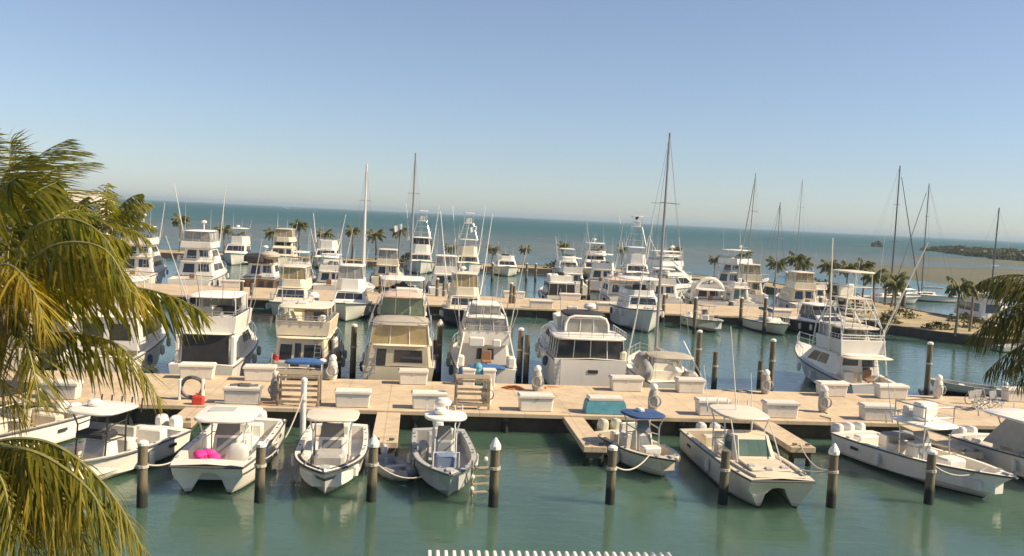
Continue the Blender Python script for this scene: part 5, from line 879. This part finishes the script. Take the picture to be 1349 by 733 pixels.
for k in range(9): rr = random.Random(k + 3); b.tube([(p.x + .55 * math.cos(a) * (1 - .07 * k) + rr.uniform(-.1, .1), 49.6 + .4 * math.sin(a) * (1 - .07 * k), 1.03 + .012 * k) for a in [2 * PI * i / 12 for i in range(13)]], .03, 5)
tag(b.build('rope_coil', M['orange']), 'rusty orange coil of line lying on the quay behind the twin pilings', 'rope')
# mooring lines
def line(a, b_, sag, label, rad=.03):
    a, b_ = Vector(a), Vector(b_); tag(MB().tube([a.lerp(b_, t) - Vector((0, 0, sag * 4 * t * (1 - t))) for t in [i / 12 for i in range(13)]], rad, 5).build('mooring_line', M['rope']), label, 'mooring line', 'mooring lines')
line((-1.3, 32.6, 1.5), (1.2, 33.2, 1.15), .55, 'slack pale line from a white capped piling to the grey green boat')
line((-5.2, 32.3, 1.5), (-4.9, 41.8, 2.0), .7, 'long sagging line from the catamaran piling to the white pipe piling')
line((16.1, 32.7, 1.4), (14.9, 34.0, 1.2), .12, 'short line from the lone white capped piling to the cream catamaran')
line((16.1, 32.7, 1.5), (17.35, 38.6, .98), .45, 'slack line from the lone white capped piling to the finger pier')
line((-9.0, 31.6, 1.5), (-8.3, 33.6, 1.15), .15, 'line from the pale topped piling to the wide catamaran')
line((20.4, 33.3, 1.6), (23.2, 34.0, 1.3), .4, 'line from a piling to the bow of the three outboard boat')
line((7.5, 32.7, 1.5), (9.8, 36.0, 1.0), .4, 'line from a piling to the small blue topped boat')
line((3.1, 32.2, 1.5), (2.3, 33.8, 1.15), .2, 'short line from a white capped piling to the grey green bow')
# shore power cords and hoses running from the pedestals to the boats
def cord(a, b_, label, m='rope'):
    rg = random.Random(label); a, b_ = Vector(a), Vector(b_); n = 16; q = (b_ - a).cross(Vector((0, 0, 1))).normalized(); pts = [a + Vector((0, 0, .5)), a + q * .25 + Vector((0, 0, .03))]; ph = rg.uniform(0, 6)
    for i in range(1, n): t = i / n; pts.append(a.lerp(b_, t) + q * (.35 * math.sin(t * 9 + ph) * (1 - abs(2 * t - 1))) + Vector((0, 0, .03)))
    pts.append(b_ + Vector((0, 0, .03))); tag(MB().tube(pts, .03, 5).build('shore_cable', M[m]), label, 'cable', 'shore power cables')
cord((-6.3, 44.9, 1), (-7.2, 43.3, 1), 'pale power cord running from the grey pedestal to the quay edge', 'orange')
cord((4.0, 45.2, 1), (1.9, 43.3, 1), 'cord snaking from the pale pedestal towards the grey green boat', 'rub')
cord((6.9, 49.2, 1), (8.6, 50.8, 1), 'cord from the shrouded pedestal to the broad white yacht', 'orange')
cord((12.3, 44.6, 1), (11.3, 43.3, 1), 'cord from the shrouded pedestal right of the teal wrapped box', 'rope')
cord((20.3, 50.2, 1), (17.9, 50.8, 1), 'cord from the shrouded pedestal to the sailing yacht', 'rub')
cord((21.6, 45.4, 1), (21.0, 43.3, 1), 'cord from the pedestal to the boat with three outboards', 'rope')
# boarding ladder afloat beside the grey green boat
r = thing('boarding_ladder', 'weathered swim ladder with white floats beside the grey green boat', 'ladder', (2.75, 33.4, 0), .3); 
for sx in (-.38, .38): MB().tube([(sx, 0, -.4), (sx, .1, 1.35)], .045, 6).build('rail', M['wood'], r)
for k in range(4): MB().box((0, .03 + .02 * k, .15 + .3 * k), (.76, .12, .05), .01).build('rung', M['wood'], r)
for sx, zz in ((-.4, .3), (.4, .3), (-.4, .75), (.4, 1.0), (.1, 1.4)): MB().ball((sx, -.03, zz), .09, .09, .1, 8, 5).build('float', M['top'], r, True)
# slatted pergola roof just below the frame
r = thing('pergola', 'white slatted pergola top rising at the bottom edge of the view', 'pergola', (0, 0, 0)); s = MB(); pa, pb = gp(566, 724.5, 3.1), gp(880, 727.5, 3.1); n = 31
for k in range(n): p = pa.lerp(pb, k / (n - 1)); s.box((p.x, p.y - 2.6 + .0, 3.02), (.075, 5.2, .16), .012)
s.build('slatted_roof', M['steel'], r); ym = (pa.y + pb.y) / 2
for yy in (ym - .7, ym - 4.4): MB().box(((pa.x + pb.x) / 2, yy, 2.82), (pb.x - pa.x + .5, .14, .2), .02).build('beam', M['steel'], r)
for x in (pa.x + .2, pb.x - .2):
    for yy in (ym - .7, ym - 4.4): MB().box((x, yy, 1.8), (.16, .16, 1.84), .02).build('post', M['steel'], r)
# ---------------------------------------------------------------- palms, bushes, mangroves, far house
def grow(base, az, el, L, droop, wind, ns=14):
    d = Vector((math.cos(az) * math.cos(el), math.sin(az) * math.cos(el), math.sin(el))); p = Vector(base); pts = [p.copy()]
    for i in range(ns): k = (i + 1) / ns; d = (d + Vector((wind[0], wind[1], wind[2] - droop * (.35 + .9 * k))) * (1.6 / ns)).normalized(); p = p + d * (L / ns); pts.append(p.copy())
    return pts
def smooth(P, n=5):
    out = []
    for i in range(len(P) - 1):
        p0, p1, p2, p3 = P[max(0, i - 1)], P[i], P[i + 1], P[min(len(P) - 1, i + 2)]
        for k in range(n): t = k / n; out.append(.5 * ((2 * p1) + (p2 - p0) * t + (2 * p0 - 5 * p1 + 4 * p2 - p3) * t * t + (3 * p1 - p0 - 3 * p2 + p3) * t ** 3))
    return out + [P[-1]]
def frond(mbL, mbR, pts, wind, nl, ll, hang, wd, rng, first=.35):
    ns = len(pts) - 1; ds = [(pts[min(ns, i + 1)] - pts[max(0, i - 1)]).normalized() for i in range(ns + 1)]
    mbR.tube(pts, .03 * wd / .04, 5, .007 * wd / .04)
    for side in (-1, 1):
        for j in range(nl):
            t = .14 + .86 * (j + rng.random() * .7) / nl; f = t * ns; i = min(ns - 1, int(f)); q = pts[i].lerp(pts[i + 1], f - i); dd = ds[i].lerp(ds[i + 1], f - i).normalized()
            s = dd.cross(Vector((0, 0, 1))); s = s.normalized() if s.length > .05 else Vector((1, 0, 0)); upv = s.cross(dd)
            prof = (math.sin(PI * min(1, .14 + .78 * t)) ** .6) * (1.0 if t < .8 else 1 - (t - .8) * 2.2)
            hg = rng.choice((.5, .85, 1.0, 1.0, 1.3)); ln = ll * max(.2, prof) * rng.uniform(.8, 1.12)
            v = (s * side * rng.uniform(.35, .9) + dd * rng.uniform(.2, .65) + upv * rng.uniform(-.05, .25) + Vector((wind[0], wind[1], -first * hang * hg))).normalized()
            a = q.copy(); w2 = dd * (wd * rng.uniform(.4, .62)); vs = [a - w2, a + w2]; m = 3; bw = rng.uniform(-.06, .1)
            for h in range(1, m + 1):
                v = (v + Vector((wind[0] * .7 + bw, wind[1] * .7, -hang * hg * .3))).normalized(); a = a + v * (ln / m); ww = w2 * (1.0 if h < m else .1); vs += [a - ww, a + ww]
            mbL.add(vs, [(2 * h, 2 * h + 2, 2 * h + 3, 2 * h + 1) for h in range(m)])
def ray(px, py, Y):                      # point of the photograph's pixel ray at world distance Y
    v = cam_d * FPX + cam_r * (px - 674.5) - cam_u * (py - 366.5); t = Y / v.y; return Vector((v.x * t, Y, CAM_H + v.z * t))
def palm(name, label, base, crown, fr, seed, nl, ll, hang, wd, leaf='leaf', wind=(0, 0, 0), grp=None, sunlit=None, trunk_r=.2, nuts=True):
    rng = random.Random(seed); r = thing(name, label, 'palm tree', base, 0, grp); c = Vector(crown) - Vector(base)
    MB().tube([(0, 0, -.1), (c.x * .3 + .1, c.y * .3, c.z * .35), (c.x * .7, c.y * .7, c.z * .7), tuple(c)], trunk_r * 1.25, 9, trunk_r * .75).build('trunk', M['trunk'], r, True)
    L_, R_, G_ = MB(), MB(), MB()
    for q in fr:
        if isinstance(q, tuple): pts = grow(c + Vector((math.cos(q[0]) * .1, math.sin(q[0]) * .1, rng.uniform(-.1, .15))), *q[:4], wind)
        else: pts = smooth([p - Vector(base) for p in [Vector(crown)] + [ray(*u) for u in q if len(u) == 3]])
        g_ = sunlit and (isinstance(q, list) and len(q[-1]) == 1)
        frond(G_ if g_ else L_, R_, pts, wind, nl, ll, hang, wd, rng)
    o = L_.build('crown', M[leaf], r); R_.build('frond_stems', M['rachis'], o)
    if G_.v: G_.build('sunlit_fronds', M['leafsun'], o)
    if nuts:
        n = MB()
        for k in range(7): a = rng.uniform(0, 6.28); n.ball((c.x + .3 * math.cos(a), c.y + .3 * math.sin(a), c.z - .25 - rng.random() * .25), .12, .12, .15, 8, 5)
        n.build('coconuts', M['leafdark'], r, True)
    return r
def ringfr(n, rng, L, e0=-25, e1=75, dr=(.5, .9)): return [(i * 2.399 + rng.uniform(-.2, .2), R(e1 - (e1 - e0) * (i / n) ** 1.1 + rng.uniform(-6, 6)), L * rng.uniform(.85, 1.1), rng.uniform(*dr)) for i in range(n)]
rng = random.Random(21); D = R
# the big palm at the left: fronds listed as (azimuth, elevation, length, droop)
fr = [[(60, 388, 17.7), (150, 377, 17.4), (220, 388, 17.2), (268, 412, 17.0)], [(55, 437, 17.5), (110, 440, 17.1), (165, 462, 16.8), (212, 530, 16.6)], [(50, 335, 18), (100, 302, 18.2), (165, 318, 18.3)], [(32, 315, 17.6), (80, 288, 17.3), (130, 305, 17), (165, 360, 16.9)],
      [(50, 352, 17.2), (110, 335, 16.9), (165, 362, 16.7), (190, 405, 16.6), (1,)], [(12, 320, 18.3), (38, 262, 18.5), (75, 240, 18.7)], [(-15, 320, 18), (-5, 260, 18), (20, 235, 17.9)], [(25, 425, 17), (40, 470, 16.4), (52, 530, 16.2)], [(-30, 430, 17.5), (-12, 480, 17.0), (35, 550, 16.8), (1,)], [(60, 368, 19), (120, 352, 19.8), (175, 374, 20.3)], [(40, 345, 17.0), (85, 320, 16.6), (140, 330, 16.3), (172, 385, 16.2)], 
      [(-10, 360, 17), (15, 350, 16.2), (45, 385, 15.8), (60, 440, 15.7), (1,)], (D(150), D(40), 3.6, .7), (D(180), D(15), 3.6, .7), (D(210), D(40), 3.5, .8), (D(-130), D(0), 3.3, .7), (D(95), D(50), 3.4, .7), (D(120), D(0), 3.3, .6), (D(-100), D(40), 3.2, .9)]
palm('coconut_palm', 'large coconut palm filling the left edge, its fronds blown right over the boats', (-8.9, 17.6, .9), tuple(ray(8, 402, 18)), fr, 5, 62, 1.2, 1.5, .048, 'leaf', (.14, 0, 0), sunlit=True)
fr = [[(25, 590, 15.0), (75, 610, 14.8), (125, 655, 14.6), (150, 720, 14.6)], [(0, 600, 15.6), (40, 640, 15.4), (80, 700, 15.3), (95, 760, 15.3)], [(20, 578, 15.5), (70, 585, 15.3), (120, 620, 15.1), (160, 670, 15.0), (188, 724, 15.0)], [(12, 598, 15.2), (60, 628, 14.9), (100, 690, 14.7), (122, 760, 14.6)], [(-5, 620, 15.0), (25, 680, 14.7), (45, 760, 14.6)], [(20, 592, 16.2), (80, 618, 16.5), (130, 668, 16.7), (155, 735, 16.8), (1,)], [(0, 585, 15.3), (45, 605, 15.0), (85, 655, 14.8), (105, 720, 14.8), (1,)],
      [(-20, 600, 15.0), (5, 640, 14.6), (15, 700, 14.4)], (D(180), D(30), 3.4, .8), (D(230), D(20), 3.2, .7), (D(140), D(10), 3.2, .8), (D(-120), D(20), 3.2, .9)]
palm('coconut_palm', 'lower coconut palm at the bottom left corner, its fronds arching over the water', (-9.6, 15.6, .9), tuple(ray(-32, 590, 15.8)), fr, 8, 70, 1.3, 1.7, .048, 'leaf', (.08, 0, 0), sunlit=True)
fr = [[(24, 245, 24), (52, 205, 24), (90, 184, 24)], [(38, 252, 24), (78, 220, 24.2), (125, 214, 24.4)], [(48, 266, 24), (100, 250, 24), (152, 266, 24)], [(45, 288, 24), (100, 278, 23.6), (155, 305, 23.4)], [(12, 250, 24.2), (12, 215, 24.4), (15, 186, 24.5)], [(0, 255, 24), (10, 225, 24), (40, 205, 24)], [(30, 240, 25), (70, 205, 25.4), (112, 200, 25.6)], (D(180), D(60), 2.6, .8), (D(200), D(20), 2.6, .8), (D(-90), D(25), 2.4, .8)]
palm('coconut_palm', 'windswept palm behind the large one, its thin upper fronds combed towards the sea', (-12.6, 23.0, .5), tuple(ray(12, 300, 24.2)), fr, 13, 52, 1.0, .35, .026, 'leaf', (.55, 0, .02), nuts=False)
palm('coconut_palm', 'hazy brownish palm behind the windswept fronds, before the far left yachts', (-19.8, 47.6, 1.0), tuple(ray(142, 296, 46.6)), ringfr(20, rng, 2.4, -45, 70, (.7, 1.1)), 14, 34, .9, 1.2, .06, 'leaf', (.2, 0, 0), sunlit=None, nuts=False)
palm('coconut_palm', 'second brownish palm at the far left above the yachts', (-23.0, 47.4, 1.0), tuple(ray(72, 318, 47)), ringfr(18, rng, 2.6, -45, 70, (.5, .9)), 15, 34, 1.0, 1.0, .08, 'leaf', (.2, 0, 0), nuts=False)
fr = [(D(180), D(28), 3.0, .95), (D(195), D(5), 2.9, .8), (D(165), D(45), 2.9, 1.0), (D(210), D(40), 2.8, 1.0), (D(150), D(10), 2.9, .8), (D(230), D(15), 2.7, .8), (D(185), D(-20), 2.6, .6), (D(120), D(40), 2.8, .8), (D(90), D(15), 2.8, .8), (D(0), D(30), 2.8, .8), (D(40), D(40), 2.8, .8), (D(-60), D(30), 2.7, .8), (D(200), D(60), 2.6, 1.0), (D(160), D(-10), 2.7, .7), (D(220), D(-15), 2.5, .6)]
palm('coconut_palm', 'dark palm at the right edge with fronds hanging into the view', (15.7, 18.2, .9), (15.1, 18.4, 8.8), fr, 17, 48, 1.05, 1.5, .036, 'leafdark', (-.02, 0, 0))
# small palms along the breakwater and on the spit: three models, copied
FP = 'palms along the breakwater'; models = []
for k, (h, wind) in enumerate(((6.2, .05), (7.4, .14), (5.0, .0))):
    rg = random.Random(40 + k); models.append(palm('coconut_palm', 'x', (0, -300 - 20 * k, 0), (.35 * (k - .6), -300 - 20 * k, h), ringfr(17, rg, 2.6, -35, 60, (.8, 1.3)), 50 + k, 17, 1.0, 1.1, .17, 'leaffar', (wind, 0, 0), FP, trunk_r=.19, nuts=False))
spots = [(-44.3, 176, 1, 'tall thin palm left of the three deck yacht'), (-36.6, 178, 0, 'palm beside the flybridge of the three deck yacht'), (-34.6, 178.5, 2, 'palm directly over the bare bridge sport fisher'), (-27.2, 176, 0, 'palm left of the cream breakwater cruiser'), (-23.0, 180, 1, 'palm rising behind the cream breakwater cruiser'), (-17.6, 178, 0, 'palm behind the boat with one white outrigger'), (-12.5, 177, 1, 'palm left of the leftmost white mast'), (-7.9, 176, 0, 'palm between the two left masts, nearer the first'),
         (-3.6, 175, 1, 'large palm just left of the white flag'), (1.9, 178, 0, 'palm behind the tower boat with the white flag'), (6.2, 177, 2, 'palm left of the cream tower boat'), (14.5, 178, 2, 'bushy palm right of the cream tower boat'), (21.0, 177, 0, 'palm above the lone breakwater flybridge boat'), (28.2, 176, 1, 'bright green palm over the dark bushes'), (36.0, 179, 0, 'palm left of the two tier cruiser radar'), (40.5, 178, 1, 'palm between the two tier cruiser and the white tower boat'), (49.5, 172, 1, 'palm right of the white tower boat'), (55.6, 166, 0, 'palm right of the tallest mast')]
for i, (x, y, k, lb) in enumerate(spots): dup(models[k], (x, y, .85), random.Random(i).uniform(-.5, .5), lb, scale=random.Random(i + 70).uniform(.85, 1.05) * (.78 if i < 9 else .62))
SP = 'palms on the sand spit'
for i, (x, y, k, s, lb) in enumerate([(53.2, 84.6, 1, 1.0, 'front left palm of the pair at the spit tip'), (57.2, 88.5, 1, .95, 'right palm of the pair at the spit tip'), (55.0, 99.5, 0, 1.0, 'palm behind the tower boat outrigger on the spit'), (59.4, 84.2, 0, 1.15, 'full green palm at the right end of the spit'), (56.8, 108, 0, 1.1, 'spit palm left of the small white building boat'), (59.0, 120, 1, 1.0, 'spit palm further back, left of the dark forestay'), (60.8, 129, 0, 1.15, 'dense spit palm in the middle of the grove'), (58.0, 135, 1, 1.1, 'spit palm over the black express cruiser'), (62.0, 141, 0, 1.1, 'spit palm by the left side of the tower sunshade'), (60.0, 148, 2, 1.2, 'low spit palm far back in the grove'), (63.0, 115, 2, 1.2, 'low bushy palm in the middle of the spit'), (57.5, 156, 1, 1.0, 'spit palm where the breakwater begins'), (64.5, 126, 1, 1.05, 'spit palm before the greenish shoal')]):
    c = dup(models[k], (x, y, .85), random.Random(i + 9).uniform(-.6, .6), lb, scale=s * .64); c['group'] = SP
for m in models:
    def rm(o):
        for k in list(o.children): rm(k)
        bpy.data.objects.remove(o)
    rm(m)
def bushes(name, label, cat, pts, m, seed, n, s, kind=None, grp=None):
    rng = random.Random(seed); b = MB()
    for cx, cy, cz, rx, ry, rz in pts:
        for i in range(n):
            a, e, q = rng.uniform(0, 6.28), rng.uniform(-.2, 1.57), rng.uniform(.45, 1.0) ** .5 * rng.uniform(.8, 1.1); p = Vector((cx + rx * q * math.cos(a) * math.cos(e), cy + ry * q * math.sin(a) * math.cos(e), cz + rz * q * math.sin(e)))
            u = Vector((rng.gauss(0, 1), rng.gauss(0, 1), rng.gauss(0, .7))).normalized(); v = u.cross(Vector((rng.gauss(0, 1), rng.gauss(0, 1), rng.gauss(0, 1)))).normalized(); z = s * rng.uniform(.6, 1.3)
            b.add([p - u * z, p + v * z * .5, p + u * z, p - v * z * .5], [(0, 1, 2, 3)])
    return tag(b.build(name, M[m]), label, cat, grp, kind)
BG = 'dark bushes on the breakwater'
for k, (x, rx, lb) in enumerate([(27.5, 3.4, 'larger dark bush on the breakwater under the bright green palm'), (33.0, 2.2, 'smaller dark bush right of the larger one on the breakwater'), (-1.5, 2.2, 'dark shrub left of the white flag'), (-26, 2.5, 'shrub under the leaning palms left'), (-18, 2.0, 'shrub behind the boat with one white outrigger')]): bushes('bush', lb, 'bush', [(x, 173.5, .9, rx, 1.5, 1.7)], 'bush', k, 420, .28, grp=BG)
bushes('bush', 'low hedge of dark scrub along the back of the spit grove', 'bush', [(58 + 1.2 * i, 118 + 6 * i, .9, 2.2, 3.0, 2.2) for i in range(5)], 'bush', 33, 300, .3, grp='scrub on the spit')
for k, (x, y, rx, rz, lb) in enumerate([(51.5, 94.5, 1.6, .8, 'low shrub at the inner corner of the spit, behind the black cruiser'), (54.6, 90.0, 1.8, .7, 'low shrub between the spit corner and the palm pair'), (58.4, 86.0, 2.0, .8, 'spreading shrub at the foot of the rightmost spit palm'), (60.5, 92.5, 2.2, 1.0, 'shrub behind the palm pair on the spit'), (56.4, 101.0, 2.4, 1.1, 'dark shrub in the middle of the sandy spit'), (62.8, 98.5, 2.0, 1.0, 'shrub before the boxy houseboat'), (53.0, 105.0, 1.8, 1.0, 'shrub on the spit edge behind the black cruiser stern')]): bushes('bush', lb, 'bush', [(x, y, .85, rx, rx * .7, rz)], 'bush', 60 + k, 260, .2, grp='shrubs on the spit')
rng = random.Random(77)
mg = []
for i in range(22): t = i / 21; mg.append((388 - 80 * t + rng.uniform(-4, 8), 650 - 222 * t + rng.uniform(-8, 8), .3, 11, 14, 2.4 + 2.4 * t + rng.uniform(-.6, 1.0)))
for i in range(16): mg.append((330 + 14 * i + rng.uniform(-5, 5), 440 + rng.uniform(-8, 30), .3, 13, 14, 4.6 + rng.uniform(-.8, 1.2)))
bushes('mangroves', 'low dark mangrove thicket covering the island before the horizon', 'mangroves', mg, 'bush', 5, 420, 1.5, 'stuff')
bushes('mangrove_clump', 'lone dark mangrove clump on the sand islet', 'bush', [(352, 670, .3, 5, 4, 4.5)], 'bush', 6, 200, 1.1)
# white house far left on the breakwater
r = thing('beach_house', 'small white house with pale roof far left above the palm fronds', 'house', (-62, 176, .85)); MB().box((0, 0, 4.2), (9, 7, 8.4)).build('wall', M['cabin'], r); MB().rings([[(-5.2, -4.2, 8.41), (5.2, -4.2, 8.41), (5.2, 4.2, 8.41), (-5.2, 4.2, 8.41)], [(-3, -.3, 10.4), (3, -.3, 10.4), (3, .3, 10.4), (-3, .3, 10.4)]]).build('roof', M['topc'], r)
for x in (-2.6, 0, 2.6):
    for z in (2.4, 6.2): MB().box((x, -3.52, z), (1.3, .1, 1.6)).build('window', M['glass'], r)
# low white utility boat house behind the spit
r, H = convertible('houseboat', 'boxy white houseboat with square windows behind the spit palms', 68.3, 104.5, 0, 9, 3.6, 1.0, 1.4, hh=1.9, bh=.3, grp='boats beyond the spit', rail=False, rf=.2, house_y=(-.35, .3), nside=3, aft=((.1, .9, .3, .85),))
hard_top(r, -4.0, 2.2, 3.6, 3.9, 3.0, 'top')
# sand patches and paths on the spit
b = MB(); b.box((60.5, 86.2, .98), (1.0, .35, .12), .02)
for sx in (-.4, .4): b.box((60.5 + sx, 86.2, .9), (.08, .3, .3))
tag(b.build('park_bench', M['wood']), 'low wooden bench at the right end of the spit', 'bench')
for o in bpy.data.objects:
    if o.parent is not None:
        for k in ('category', 'group', 'label'):
            if k in o and o.type == 'EMPTY': del o[k]
